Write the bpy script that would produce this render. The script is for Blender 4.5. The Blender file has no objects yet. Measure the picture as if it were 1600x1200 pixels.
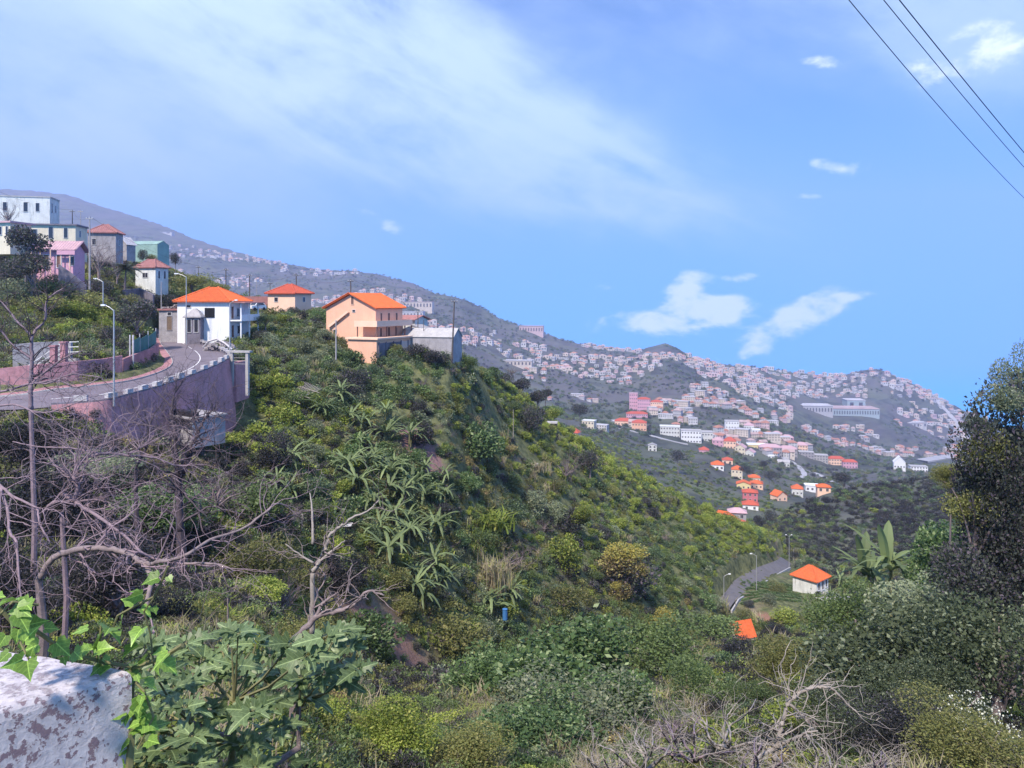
import bpy, math, random
import numpy as np
from mathutils import Vector, Matrix
R = math.radians
SC = bpy.context.scene
C = SC.collection
rng = np.random.default_rng(7)
random.seed(7)
F = 1200.0      # focal length in pixels of the 1600 x 1200 photograph
HZ = 470.0      # picture row of the true horizon
# ---------------------------------------------------------------- camera
cam_d = bpy.data.cameras.new('camera'); cam = bpy.data.objects.new('camera', cam_d); C.objects.link(cam)
cam_d.sensor_width = 36; cam_d.lens = 27.0; cam_d.clip_start = 0.1; cam_d.clip_end = 60000
cam_d.shift_y = -130 / 1600.0
cam.location = (0, 0, 0); cam.rotation_euler = (R(90), 0, 0)
SC.camera = cam
SC.view_settings.view_transform = 'Standard'; SC.view_settings.look = 'None'
SC.view_settings.gamma = 1; SC.view_settings.use_curve_mapping = False
SC.view_settings.exposure = 0.72
SC.cycles.volume_bounces = 1; SC.cycles.max_bounces = 5; SC.cycles.diffuse_bounces = 3
SC.cycles.glossy_bounces = 2; SC.cycles.transmission_bounces = 3; SC.cycles.transparent_max_bounces = 6
# ---------------------------------------------------------------- node expression helper
class E:
    nt = None
    def __init__(s, sock): s.s = sock
    @staticmethod
    def m(op, *a, clamp=False):
        n = E.nt.nodes.new('ShaderNodeMath'); n.operation = op; n.use_clamp = clamp
        for i, x in enumerate(a):
            if isinstance(x, E): E.nt.links.new(x.s, n.inputs[i])
            else: n.inputs[i].default_value = x
        return E(n.outputs[0])
    def __add__(a, b): return E.m('ADD', a, b)
    __radd__ = __add__
    def __sub__(a, b): return E.m('SUBTRACT', a, b)
    def __rsub__(a, b): return E.m('SUBTRACT', b, a)
    def __mul__(a, b): return E.m('MULTIPLY', a, b)
    __rmul__ = __mul__
    def __truediv__(a, b): return E.m('DIVIDE', a, b)
def emax(a, b): return E.m('MAXIMUM', a, b)
def emin(a, b): return E.m('MINIMUM', a, b)
def sat(a): return E.m('ADD', a, 0.0, clamp=True)
def smooth(a, lo, hi):
    n = E.nt.nodes.new('ShaderNodeMapRange'); n.interpolation_type = 'SMOOTHSTEP'
    E.nt.links.new(a.s, n.inputs[0]); n.inputs[1].default_value = lo; n.inputs[2].default_value = hi
    return E(n.outputs[0])
def comb(x, y, z):
    n = E.nt.nodes.new('ShaderNodeCombineXYZ')
    for i, v in enumerate((x, y, z)):
        if isinstance(v, E): E.nt.links.new(v.s, n.inputs[i])
        else: n.inputs[i].default_value = v
    return E(n.outputs[0])
def noise(vec, scale, detail=4, rough=0.55, dist=0.0):
    n = E.nt.nodes.new('ShaderNodeTexNoise'); n.inputs['Scale'].default_value = scale
    n.inputs['Detail'].default_value = detail; n.inputs['Roughness'].default_value = rough
    n.inputs['Distortion'].default_value = dist
    if vec is not None: E.nt.links.new(vec.s, n.inputs['Vector'])
    return E(n.outputs['Fac'])
def mixc(f, a, b, mode='MIX'):
    n = E.nt.nodes.new('ShaderNodeMix'); n.data_type = 'RGBA'; n.blend_type = mode
    for k, v in ((0, f), (6, a), (7, b)):
        if isinstance(v, E): E.nt.links.new(v.s, n.inputs[k])
        elif k == 0: n.inputs[0].default_value = v
        else: n.inputs[k].default_value = (*v, 1)
    return E(n.outputs[2])
# ---------------------------------------------------------------- world: hazy blue sky with drifting cloud
SUN_EL, SUN_AZ = 52, 205     # azimuth clockwise from +Y: behind the camera, to its left
world = bpy.data.worlds.new("World"); SC.world = world; world.use_nodes = True
nt = world.node_tree; E.nt = nt; nt.nodes.clear()
tc = nt.nodes.new('ShaderNodeTexCoord'); sp = nt.nodes.new('ShaderNodeSeparateXYZ')
nt.links.new(tc.outputs['Generated'], sp.inputs[0])
X, Y, Z = E(sp.outputs[0]), E(sp.outputs[1]), E(sp.outputs[2])
zz = smooth(Z, -0.25, 0.75) * 0.75 + 0.10
sky = nt.nodes.new('ShaderNodeTexSky'); sky.sky_type = 'NISHITA'; sky.sun_disc = False
sky.sun_elevation = R(SUN_EL); sky.sun_rotation = R(SUN_AZ); sky.altitude = 400; sky.air_density = 1.0
sky.dust_density = 0.3; sky.ozone_density = 3.0
nt.links.new(comb(X, Y, zz).s, sky.inputs[0])
base = mixc(1.0, E(sky.outputs[0]), (.42, 1.05, 1.45), 'MULTIPLY')
hor = smooth(Z, 0.45, -0.15)
base = mixc(hor * 0.8, base, (0.0, 3.7, 9.6))
az = E.m('ARCTAN2', X, Y); el = E.m('ARCSINE', Z)
def px_dir(px, py):
    return math.atan((px - 800) / F), math.atan((HZ - py) / math.hypot(F, px - 800))
def blob(px, py, wx, wy, rot):
    a0, e0 = px_dir(px, py); c, s_ = math.cos(R(rot)), math.sin(R(rot))
    u = (az - a0) * c - (el - e0) * s_; v = (az - a0) * s_ + (el - e0) * c
    d = (u * (F / wx)) * (u * (F / wx)) + (v * (F / wy)) * (v * (F / wy))
    return E.m('EXPONENT', d * -1.0)
c20, s20 = math.cos(R(24)), math.sin(R(24))
u = az * c20 - el * s20; v = az * s20 + el * c20
streak = noise(comb(u * 2.2, v * 8.0, 3.7), 1.6, 7, 0.6, 0.5)
streak2 = noise(comb(u * 5, v * 14.0, 9.1), 1.7, 6, 0.62, 0.3)
fluff = noise(comb(az * 3.0, el * 4.5, 1.3), 2.2, 9, 0.6, 0.3)
fine = noise(comb(az * 4.0, el * 7, 5.2), 4.5, 7, 0.6, 0.2)
puff = noise(comb(az * 9.0, el * 16.0, 2.2), 2.2, 8, 0.6, 0.2)
# the broad soft band, veils and the generic cover that goes on all round the sky
band = sat(blob(640, 110, 360, 150, 30) + blob(900, 265, 330, 75, 16) + blob(350, 20, 330, 150, 20) * 0.8)
veil = sat(blob(60, 60, 650, 300, 0) + blob(1150, -20, 300, 130, 0) * 0.5 + blob(1530, 30, 180, 110, 20) * 1.0 + blob(1180, 330, 240, 90, 30) * 0.3)
outside = smooth(E.m('ABSOLUTE', az), 0.62, 0.9); high = smooth(Z, 0.42, 0.6)
gen = emax(outside, high) * smooth(Z, 0.02, 0.3) * 0.6
cl = smooth(band * (streak * 1.5 + streak2 * .7 + fluff * 0.9 - 0.72) , 0.22, 1.05) * 0.85
cl2 = smooth((veil + gen) * (fluff * 1.1 + streak * 1.0 + streak2 * .4 - .45), 0.05, 0.95) * 0.8
small = sat(blob(1035, 498, 105, 22, -6) * 1.15 + blob(1080, 465, 38, 42, 0) * 1.0 + blob(1110, 485, 60, 20, -6) + blob(1215, 512, 92, 25, -30) * 1.15 + blob(1285, 476, 30, 26, -10) * 1.15
            + blob(1160, 434, 48, 9, -4) * .7 + blob(1320, 262, 50, 14, 10) * .75 + blob(1265, 307, 30, 6, 2) * .7 + blob(590, 342, 52, 15, 28) * .75
            + blob(1520, 85, 85, 38, -20) * .8 + blob(950, 448, 40, 9, 0) * .5 + blob(1345, 463, 55, 7, -8) * .6 + blob(1290, 98, 40, 12, 10) * .6)
cs = smooth(small * 0.75 + (puff - 0.5) * 1.9 * emin(small * 2.5, 1.0), 0.28, 0.8) * 0.97
cover = sat(1.0 - (1.0 - cl) * (1.0 - cl2) * (1.0 - cs))
skc = mixc(cl2, base, (4.5, 5.9, 8.2))
skc = mixc(cl, skc, (5.4, 6.9, 8.7))
skc = mixc(cs, skc, (9.0, 9.6, 10.2))
bg = nt.nodes.new('ShaderNodeBackground'); bg.inputs[1].default_value = 0.1
nt.links.new(skc.s, bg.inputs[0])
wo = nt.nodes.new('ShaderNodeOutputWorld'); nt.links.new(bg.outputs[0], wo.inputs[0])
# ---------------------------------------------------------------- sun through thin cloud
sd = bpy.data.lights.new('sun', 'SUN'); sun = bpy.data.objects.new('sun', sd); C.objects.link(sun)
sd.energy = 4.4; sd.angle = R(4); sd.color = (1.0, 0.90, 0.76)
_a = R(SUN_AZ); _e = R(SUN_EL)
sdir = Vector((math.sin(_a) * math.cos(_e), math.cos(_a) * math.cos(_e), math.sin(_e)))
sun.rotation_euler = sdir.to_track_quat('Z', 'Y').to_euler()

# ---------------------------------------------------------------- small helpers
def P(px, py, D): return Vector(((px - 800) / F * D, D, (HZ - py) / F * D))
def tag(o, label=None, cat=None, group=None, kind=None):
    if label: o['label'] = label
    if cat: o['category'] = cat
    if group: o['group'] = group
    if kind: o['kind'] = kind
    return o
def empty(name, loc, rz=0, label=None, cat=None, group=None):
    o = bpy.data.objects.new(name, None); C.objects.link(o); o.empty_display_size = .3
    o.location = loc; o.rotation_euler = (0, 0, rz)
    return tag(o, label, cat, group)
def copy_tree(o, parent=None):
    c = o.copy(); C.objects.link(c); c.parent = parent
    for ch in list(o.children): copy_tree(ch, c)
    return c
def mesh_np(name, V, faces, mat=None, smooth_=False, mi=None):
    me = bpy.data.meshes.new(name)
    if isinstance(faces, np.ndarray):
        n, k = faces.shape
        me.vertices.add(len(V)); me.vertices.foreach_set('co', np.asarray(V, np.float32).ravel())
        me.loops.add(n * k); me.loops.foreach_set('vertex_index', faces.astype(np.int32).ravel())
        me.polygons.add(n); me.polygons.foreach_set('loop_start', (np.arange(n) * k).astype(np.int32))
        me.update(calc_edges=True)
    else:
        me.from_pydata([tuple(v) for v in V], [], faces); me.update()
    if mat is not None:
        for m in (mat if isinstance(mat, (list, tuple)) else [mat]): me.materials.append(m)
    if smooth_: me.polygons.foreach_set('use_smooth', [True] * len(me.polygons))
    return me
def link(name, me, parent=None, loc=None, rz=None):
    o = bpy.data.objects.new(name, me); C.objects.link(o); o.parent = parent
    if loc is not None: o.location = loc
    if rz is not None: o.rotation_euler = (0, 0, rz)
    return o
class MB:
    """collects shapes for ONE mesh object"""
    def __init__(s): s.V = []; s.F = []
    def add(s, vs, fs):
        b = len(s.V); s.V += [tuple(v) for v in vs]; s.F += [tuple(i + b for i in f) for f in fs]; return s
    def box(s, x0, x1, y0, y1, z0, z1, rz=0, c=(0, 0, 0)):
        vs = [(x, y, z) for z in (z0, z1) for y in (y0, y1) for x in (x0, x1)]
        if rz or c != (0, 0, 0):
            cc, ss = math.cos(rz), math.sin(rz)
            vs = [(c[0] + x * cc - y * ss, c[1] + x * ss + y * cc, c[2] + z) for x, y, z in vs]
        return s.add(vs, [(0, 2, 3, 1), (4, 5, 7, 6), (0, 1, 5, 4), (2, 6, 7, 3), (0, 4, 6, 2), (1, 3, 7, 5)])
    def prism(s, poly, z0, z1):
        n = len(poly)
        vs = [(x, y, z0) for x, y in poly] + [(x, y, z1) for x, y in poly]
        return s.add(vs, [tuple(range(n - 1, -1, -1)), tuple(range(n, 2 * n))] + [(i, (i + 1) % n, n + (i + 1) % n, n + i) for i in range(n)])
    def slab(s, quad, t):
        q = [Vector(v) for v in quad]; n = (q[1] - q[0]).cross(q[-1] - q[0]).normalized() * t; k = len(q)
        return s.add(q + [v - n for v in q], [tuple(range(k)), tuple(range(2 * k - 1, k - 1, -1))] + [(i, k + i, k + (i + 1) % k, (i + 1) % k) for i in range(k)])
    def tube(s, pts, rad, k=5):
        pts = [Vector(p) for p in pts]; n = len(pts)
        if not isinstance(rad, (list, tuple)): rad = [rad] * n
        vs = []
        for i, p in enumerate(pts):
            t = (pts[min(i + 1, n - 1)] - pts[max(i - 1, 0)]).normalized()
            ref = Vector((0, 0, 1)) if abs(t.z) < .9 else Vector((1, 0, 0))
            a = t.cross(ref).normalized(); b = t.cross(a)
            for j in range(k):
                th = 2 * math.pi * j / k
                vs.append(p + (a * math.cos(th) + b * math.sin(th)) * rad[i])
        fs = [(i * k + j, i * k + (j + 1) % k, (i + 1) * k + (j + 1) % k, (i + 1) * k + j) for i in range(n - 1) for j in range(k)]
        fs += [tuple(range(k - 1, -1, -1)), tuple((n - 1) * k + j for j in range(k))]
        return s.add(vs, fs)
    def mesh(s, name, mat, sm=False): return mesh_np(name, s.V, s.F, mat, sm)
    def build(s, name, mat, parent=None, sm=False, loc=None, rz=None): return link(name, s.mesh(name, mat, sm), parent, loc, rz)

# ---------------------------------------------------------------- materials
def new_mat(name):
    m = bpy.data.materials.new(name); m.use_nodes = True; E.nt = m.node_tree
    b = m.node_tree.nodes['Principled BSDF']; return m, b
def pos():
    g = E.nt.nodes.new('ShaderNodeNewGeometry'); return E(g.outputs['Position'])
def objc():
    g = E.nt.nodes.new('ShaderNodeTexCoord'); return E(g.outputs['Object'])
def island():
    g = E.nt.nodes.new('ShaderNodeNewGeometry'); return E(g.outputs['Random Per Island'])
def orand():
    g = E.nt.nodes.new('ShaderNodeObjectInfo'); return E(g.outputs['Random'])
def setc(b, c): E.nt.links.new(c.s, b.inputs['Base Color'])
def plain(name, col, rough=.8, var=.25, scale=1.5, dirt=None, metal=0, spec=.3, bump=0):
    """a weathered surface: mottled colour, streaks, fine bump"""
    m, b = new_mat(name); c = objc()
    n1 = noise(c, scale, 5, .6); n2 = noise(c, scale * 9, 3, .6)
    k = n1 * .6 + n2 * .4
    lo = tuple(x * (1 - var) for x in col); hi = tuple(min(1, x * (1 + var * .6)) for x in col)
    cc = mixc(smooth(k, .3, .7), lo, hi)
    if dirt:
        vv = E.nt.nodes.new('ShaderNodeMapping'); vv.inputs['Scale'].default_value = (2.2, 2.2, .25)
        E.nt.links.new(c.s, vv.inputs[0])
        st = noise(E(vv.outputs[0]), 1.4, 6, .65)
        cc = mixc(smooth(st, .5, .72) * .7, cc, dirt)
    setc(b, cc); b.inputs['Roughness'].default_value = rough; b.inputs['Metallic'].default_value = metal
    b.inputs['Specular IOR Level'].default_value = spec
    if bump:
        bp = E.nt.nodes.new('ShaderNodeBump'); bp.inputs['Strength'].default_value = bump; bp.inputs['Distance'].default_value = .02
        E.nt.links.new(n2.s, bp.inputs['Height']); E.nt.links.new(bp.outputs[0], b.inputs['Normal'])
    return m
def leafmat(name, c1, c2, c3=None, p3=.12, rough=.6, trans=.35, veins=False):
    """leaf: colour varies per leaf, per plant and in drifts over the ground"""
    m, b = new_mat(name)
    i = island(); o = orand(); n = noise(pos(), .09, 3, .6)
    f = sat(i * .5 + n * .9 + o * .35 - .45)
    cc = mixc(f, c1, c2)
    if c3: cc = mixc(smooth(i, 1 - p3 - .02, 1 - p3), cc, c3)
    if veins:     # pale midrib and side ribs, mottled blade
        oc = objc(); q = E.nt.nodes.new('ShaderNodeSeparateXYZ'); E.nt.links.new(oc.s, q.inputs[0]); vx, vy = E(q.outputs[0]), E.m('ABSOLUTE', E(q.outputs[1]))
        side = E.m('ABSOLUTE', E.m('FRACT', (vx - vy * .8) * 4.5) - .5); rib = emax(smooth(vy, .035, .008), smooth(side, .07, .02) * .55)
        cc = mixc(smooth(noise(oc, 5, 4, .6), .3, .7) * .5, cc, tuple(v * .55 for v in c1)); cc = mixc(rib * .55, cc, tuple(min(1, v * 1.9) for v in c2))
    hv = E.nt.nodes.new('ShaderNodeHueSaturation'); E.nt.links.new(cc.s, hv.inputs['Color'])
    E.nt.links.new((o * .5 + .9).s, hv.inputs['Value']); cc = E(hv.outputs[0])
    setc(b, cc); b.inputs['Roughness'].default_value = rough; b.inputs['Specular IOR Level'].default_value = .35
    t = E.nt.nodes.new('ShaderNodeBsdfTranslucent'); E.nt.links.new(cc.s, t.inputs[0])
    mx = E.nt.nodes.new('ShaderNodeMixShader'); mx.inputs[0].default_value = trans
    E.nt.links.new(b.outputs[0], mx.inputs[1]); E.nt.links.new(t.outputs[0], mx.inputs[2])
    E.nt.links.new(mx.outputs[0], E.nt.nodes['Material Output'].inputs[0])
    return m
M = {}
M['asphalt'] = plain('asphalt', (.16, .135, .165), .85, .2, .6, bump=.2)  # asphalt and grey renders below carry the hazy air's violet cast in their colour
M['paint'] = plain('road paint', (.75, .73, .76), .7, .15, 3)
M['pinkwall'] = plain('pink stained retaining wall', (.44, .22, .25), .9, .35, .35, (.20, .14, .16), bump=.3)
M['capblock'] = plain('whitewashed block', (.50, .47, .50), .9, .3, 2, (.25, .22, .25))
M['redearth'] = plain('red pavement', (.34, .17, .19), .9, .3, .7)
M['greywall'] = plain('grey render', (.33, .31, .34), .9, .3, .7, (.16, .15, .17), bump=.2)
M['darkwall'] = plain('dark grey render', (.17, .155, .20), .9, .3, .7, (.09, .08, .1))
M['white'] = plain('white render', (.74, .74, .78), .85, .08, .8, (.56, .56, .58))
M['dirtywhite'] = plain('weathered white render', (.62, .62, .62), .9, .2, .7, (.26, .27, .25))
M['peach'] = plain('peach render', (.74, .42, .30), .85, .08, .7, (.62, .36, .27))
M['peachp'] = plain('pale peach render', (.78, .52, .40), .85, .08, .7)
M['pinkr'] = plain('pink render', (.60, .33, .43), .85, .12, .7)
M['cream'] = plain('cream render', (.66, .58, .46), .85, .12, .7, (.45, .4, .34))
M['yellow'] = plain('yellow render', (.68, .56, .30), .85, .12, .7)
M['rose'] = plain('rose red render', (.52, .16, .20), .85, .12, .7)
M['glass'] = plain('dark window glass', (.035, .035, .05), .12, .2, 1, spec=.6)
M['wood'] = plain('weathered wood', (.17, .12, .09), .8, .3, 3)
M['frame'] = plain('window frame', (.55, .53, .55), .6, .1, 2)
M['browndoor'] = plain('brown door', (.16, .09, .08), .7, .2, 2)
M['orange'] = plain('orange roof tile', (.60, .125, .04), .8, .28, 2.2, (.36, .11, .06))
M['red'] = plain('red roof tile', (.46, .09, .055), .8, .25, 2.2, (.28, .09, .07))
M['dullred'] = plain('old red roof tile', (.33, .15, .15), .9, .25, 1.5, (.2, .14, .15))
M['pinkroof'] = plain('faded pink roof tile', (.50, .32, .36), .9, .2, 1.5, (.35, .24, .3))
M['greyroof'] = plain('grey sheet roof', (.35, .33, .35), .7, .25, 1, (.22, .2, .22))
M['concrete'] = plain('concrete', (.40, .38, .39), .9, .2, 1, (.22, .21, .22), bump=.2)
M['metal'] = plain('galvanised metal', (.42, .42, .45), .45, .15, 2, metal=.4)
M['lampwhite'] = plain('painted lamp head', (.75, .75, .75), .4, .1, 2)
M['pole'] = plain('creosoted pole', (.10, .085, .085), .85, .3, 3)
M['polegrey'] = plain('grey concrete pole', (.33, .31, .33), .85, .2, 3)
M['black'] = plain('black rubber', (.012, .012, .014), .5, .2, 2)
M['bluegreen'] = plain('green shade netting', (.045, .16, .15), .8, .3, .9)
M['palegreen'] = plain('pale green netting', (.24, .36, .34), .8, .2, .5)
M['car'] = plain('white car paint', (.7, .7, .72), .25, .04, 1, spec=.5)
M['bluebin'] = plain('blue plastic', (.05, .16, .38), .5, .1, 1)
M['rock'] = plain('rubble stone', (.36, .32, .33), .9, .4, 4, bump=.5)
M['bark'] = plain('grey bark', (.24, .19, .20), .95, .35, 9, (.12, .10, .10), bump=.6)
M['barkpink'] = plain('pinkish bare bark', (.25, .185, .22), .95, .3, 9, (.2, .13, .17), bump=.5)
M['barkdark'] = plain('dark bark', (.085, .065, .08), .95, .35, 9, bump=.5)
M['barkpale'] = plain('bleached dead wood', (.30, .265, .25), .95, .3, 9, (.28, .24, .22), bump=.5)
M['stem'] = plain('green brown stem', (.16, .15, .07), .8, .3, 9)
M['twig'] = plain('brown twigs', (.15, .115, .13), .95, .35, 2)
L = {}
L['dark'] = leafmat('dark purple green leaves', (0.033, 0.039, 0.036), (0.090, 0.102, 0.075), (.10, .08, .11), .22)
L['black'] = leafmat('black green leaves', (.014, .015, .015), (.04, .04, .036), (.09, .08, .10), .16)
L['dusk'] = leafmat('dusky green leaves', (0.029, 0.042, 0.022), (0.088, 0.110, 0.056), (0.175, 0.200, 0.128), .14)
L['mid'] = leafmat('mid green leaves', (0.055, 0.087, 0.031), (0.170, 0.232, 0.072), (0.165, 0.210, 0.096), .15)
L['deep'] = leafmat('deep green leaves', (0.046, 0.085, 0.032), (0.124, 0.195, 0.064), (0.247, 0.310, 0.152), .16)
L['bright'] = leafmat('yellow green leaves', (0.118, 0.161, 0.027), (0.296, 0.356, 0.065), (0.350, 0.360, 0.096), .2)
L['olive'] = leafmat('olive leaves', (0.093, 0.102, 0.034), (0.224, 0.232, 0.074), (0.237, 0.220, 0.088), .15)
L['grey'] = leafmat('grey green leaves', (0.114, 0.137, 0.081), (0.228, 0.267, 0.162), (0.288, 0.300, 0.200), .15)
L['blue'] = leafmat('blue green leaves', (0.052, 0.085, 0.044), (0.113, 0.165, 0.080), (0.227, 0.290, 0.160), .12)
L['yellow'] = leafmat('yellow flowering leaves', (.22, .19, .05), (.45, .37, .07), (.30, .30, .10), .3)
L['rust'] = leafmat('rust tinged leaves', (0.143, 0.105, 0.061), (0.286, 0.220, 0.110), (.38, .34, .12), .3)
L['orange'] = leafmat('orange leaves', (.38, .20, .04), (.62, .36, .05), (.4, .36, .1), .3)
L['fig'] = leafmat('fig leaves', (.075, .12, .05), (.21, .27, .125), (.32, .38, .23), .2, rough=.42, veins=True)
L['ivy'] = leafmat('ivy leaves', (.10, .20, .035), (.27, .40, .08), (.12, .20, .07), .4, rough=.38, veins=True)
L['banana'] = leafmat('banana leaves', (.10, .135, .06), (.21, .26, .11), (.30, .30, .14), .2, rough=.5)
L['palm'] = leafmat('palm fronds', (.05, .06, .05), (.11, .13, .10), None)
L['straw'] = leafmat('dry straw', (.20, .165, .12), (.34, .29, .19), (.26, .26, .1), .3)
L['whiteflower'] = leafmat('white flowers', (.55, .55, .45), (.75, .75, .65), None)
# ---------------------------------------------------------------- the land: one sheet from the camera's feet to the far mountain
# each strand runs across the valley: (bearing, distance, height or row)
def strand(*k, z=False):
    k = np.array(k, float); px = k[:, 0]; D = k[:, 1]
    zz_ = k[:, 2] if z else (HZ - k[:, 2]) / F * D
    return px, D, zz_
STR = [
 strand((0, .3, -1.9), z=True), strand((0, 2.6, -1.95), z=True), strand((0, 6, -4.0), (600, 6, -4.8), z=True),
 strand((-600, 16, -7.5), (300, 16, -8.0), (600, 16, -11), (900, 16, -11.5), (1400, 16, -10.5), z=True),
 strand((-600, 40, 900), (0, 45, 860), (200, 48, 885), (400, 58, 935), (600, 70, 1050), (800, 90, 1040), (1000, 118, 1020), (1150, 145, 1010), (1300, 150, 995), (2200, 150, 990)),
 strand((-600, 60, 690), (0, 66, 688), (150, 71, 690), (200, 75.5, 692), (250, 80.4, 692), (300, 88, 690), (330, 92.4, 686), (358, 99.2, 675), (376, 101, 668), (430, 106, 640), (500, 100, 700), (600, 99, 750), (700, 108, 750), (800, 127, 790), (900, 140, 840), (1000, 150, 872), (1090, 157, 905), (1135, 162, 948), (1250, 176, 930), (1400, 190, 925), (2200, 190, 925)),
 strand((-600, 68, 642), (0, 70.5, 641), (160, 72.5, 630), (250, 82, 606), (330, 94, 577), (358, 101, 562), (400, 112, 575), (450, 112, 592), (500, 112, 622), (600, 113, 642), (700, 121, 640), (800, 143, 710), (900, 156, 775), (1000, 172, 822), (1090, 178, 862), (1140, 178, 900), (1180, 192, 900), (1235, 216, 888), (1300, 215, 900), (2200, 215, 900)),
 strand((-600, 76, 622), (0, 76.5, 617), (180, 84, 598), (240, 91, 580), (270, 101, 563), (330, 122, 542), (370, 125, 535), (400, 128, 528), (450, 125, 540), (510, 125, 548), (560, 128, 562), (620, 129, 556), (700, 131, 560), (730, 138, 585), (800, 158, 650), (900, 170, 720), (1000, 188, 778), (1100, 198, 826), (1180, 205, 862), (1220, 225, 880), (1300, 260, 884), (1480, 240, 880), (2200, 240, 880)),
 strand((-600, 110, 470), (0, 108, 478), (100, 110, 481), (180, 111, 505), (220, 120, 520), (258, 142, 515), (300, 145, 510), (400, 138, 502), (500, 137, 512), (600, 142, 545), (700, 141, 553), (740, 148, 578), (800, 165, 625), (900, 185, 692), (1000, 200, 752), (1100, 208, 806), (1180, 210, 845), (1220, 240, 868), (1300, 290, 830), (1480, 280, 820), (2200, 280, 800)),
 strand((-600, 165, 300), (0, 165, 347), (100, 168, 388), (200, 172, 412), (270, 175, 428), (330, 172, 446), (400, 165, 480), (480, 160, 480), (520, 152, 494), (620, 150, 535), (720, 147, 556), (800, 172, 606), (870, 188, 663), (1000, 208, 744), (1100, 218, 799), (1180, 216, 838), (1212, 214, 855), (1245, 340, 790), (1300, 345, 768), (1400, 350, 756), (1480, 345, 744), (2200, 345, 700)),
 strand((-600, 400, 500), (300, 400, 620), (700, 330, 660), (800, 300, 720), (900, 270, 760), (1000, 300, 790), (1100, 300, 838), (1200, 360, 812), (1250, 420, 800), (1300, 440, 800), (1500, 480, 790), (2200, 480, 790)),
 strand((-600, 900, 520), (700, 900, 600), (800, 700, 640), (900, 470, 684), (1000, 450, 742), (1100, 450, 768), (1200, 520, 768), (1300, 640, 765), (1400, 740, 768), (1500, 800, 765), (2200, 800, 765)),
 strand((-600, 1500, 470), (600, 1500, 530), (700, 1300, 560), (800, 1200, 615), (900, 800, 650), (1000, 700, 690), (1100, 700, 705), (1200, 800, 722), (1300, 1000, 740), (1400, 1200, 738), (1500, 1300, 732), (2200, 1300, 732)),
 strand((-600, 3500, 400), (0, 3200, 410), (200, 3000, 425), (400, 2500, 452), (600, 2000, 490), (700, 1900, 520), (800, 1700, 568), (900, 1500, 602), (1000, 1450, 632), (1100, 1450, 650), (1200, 1600, 672), (1300, 1800, 690), (1400, 1900, 695), (1500, 2000, 698), (2200, 2000, 720)),
 strand((-600, 5500, 275), (0, 5000, 294), (60, 4900, 297), (110, 4800, 304), (160, 4700, 322), (200, 4600, 334), (250, 4400, 350), (300, 4200, 372), (350, 4100, 388), (400, 4000, 402), (450, 3800, 412), (500, 3700, 420), (560, 3500, 424), (600, 3400, 431), (640, 3300, 442), (680, 3200, 458), (720, 3100, 470), (745, 3000, 484), (780, 2800, 502), (850, 2700, 524), (900, 2650, 538), (950, 2600, 545), (995, 2550, 549), (1010, 2500, 543), (1040, 2500, 537), (1058, 2500, 543), (1085, 2500, 560), (1150, 2600, 570), (1200, 2600, 576), (1290, 2700, 589), (1325, 2700, 585), (1345, 2700, 579), (1368, 2700, 577), (1390, 2700, 585), (1420, 2700, 597), (1450, 2700, 614), (1500, 2650, 638), (1530, 2600, 652), (1600, 2500, 680), (2200, 2300, 760)),
]
def tri_noise(x, y, s, seed):
    x = x / s + seed * 13.7; y = y / s + seed * 7.3
    xi = np.floor(x); yi = np.floor(y); fx = x - xi; fy = y - yi
    fx = fx * fx * (3 - 2 * fx); fy = fy * fy * (3 - 2 * fy)
    def h(a, b): v = np.sin(a * 127.1 + b * 311.7 + seed * 17.3) * 43758.5453; return v - np.floor(v)
    return (h(xi, yi) * (1 - fx) + h(xi + 1, yi) * fx) * (1 - fy) + (h(xi, yi + 1) * (1 - fx) + h(xi + 1, yi + 1) * fx) * fy - .5
ROAD_OUT = [(-200, 67, 646), (0, 70.5, 641), (80, 71.3, 636), (160, 72.5, 630), (210, 77, 618), (250, 82, 607), (290, 87.5, 593), (330, 94, 577), (350, 99, 567), (358, 103, 560), (352, 108, 553), (335, 115, 546), (312, 122, 537), (290, 130, 529), (265, 142, 519), (250, 150, 514)]
ROAD_IN = [(-200, 76, 624), (0, 76.5, 620), (80, 78.5, 610), (150, 81.5, 603), (200, 85, 596), (235, 90, 587), (258, 95, 578), (268, 100, 570), (268, 105, 562), (262, 110, 553), (256, 116, 545), (251, 121, 538), (248, 127, 531), (246, 134, 524), (245, 144, 516), (240, 152, 512)]
LANE_OUT = [(1138, 160, 955), (1150, 166, 938), (1180, 182, 918), (1205, 198, 902), (1232, 216, 887), (1236, 232, 880)]
LANE_IN = [(1122, 166, 938), (1136, 173, 922), (1150, 186, 905), (1180, 200, 888), (1212, 214, 876), (1220, 232, 870)]
def edge(k, n=9):
    """smooth 3-D polyline through (bearing, row) marks"""
    pts = [P(a, c, b_) for a, b_, c in k]; out = []
    for i in range(len(pts) - 1):
        p0, p1, p2, p3 = pts[max(i - 1, 0)], pts[i], pts[i + 1], pts[min(i + 2, len(pts) - 1)]
        for j in range(n):
            t = j / n
            out.append(.5 * ((2 * p1) + (p2 - p0) * t + (2 * p0 - 5 * p1 + 4 * p2 - p3) * t * t + (3 * p1 - p0 - 3 * p2 + p3) * t ** 3))
    return out + [pts[-1]]
RO, RI, LO, LI = edge(ROAD_OUT), edge(ROAD_IN), edge(LANE_OUT), edge(LANE_IN)
CARVE = np.array([[*(a.lerp(b_, t) - Vector((0, 0, dz_))), ((a - b_).length) / 2] for A, B, dz_ in ((RO, RI, 0), (LO, LI, .45)) for a, b_ in zip(A, B) for t in (.2, .4, .6, .8, 1)])
PADS = []
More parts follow.
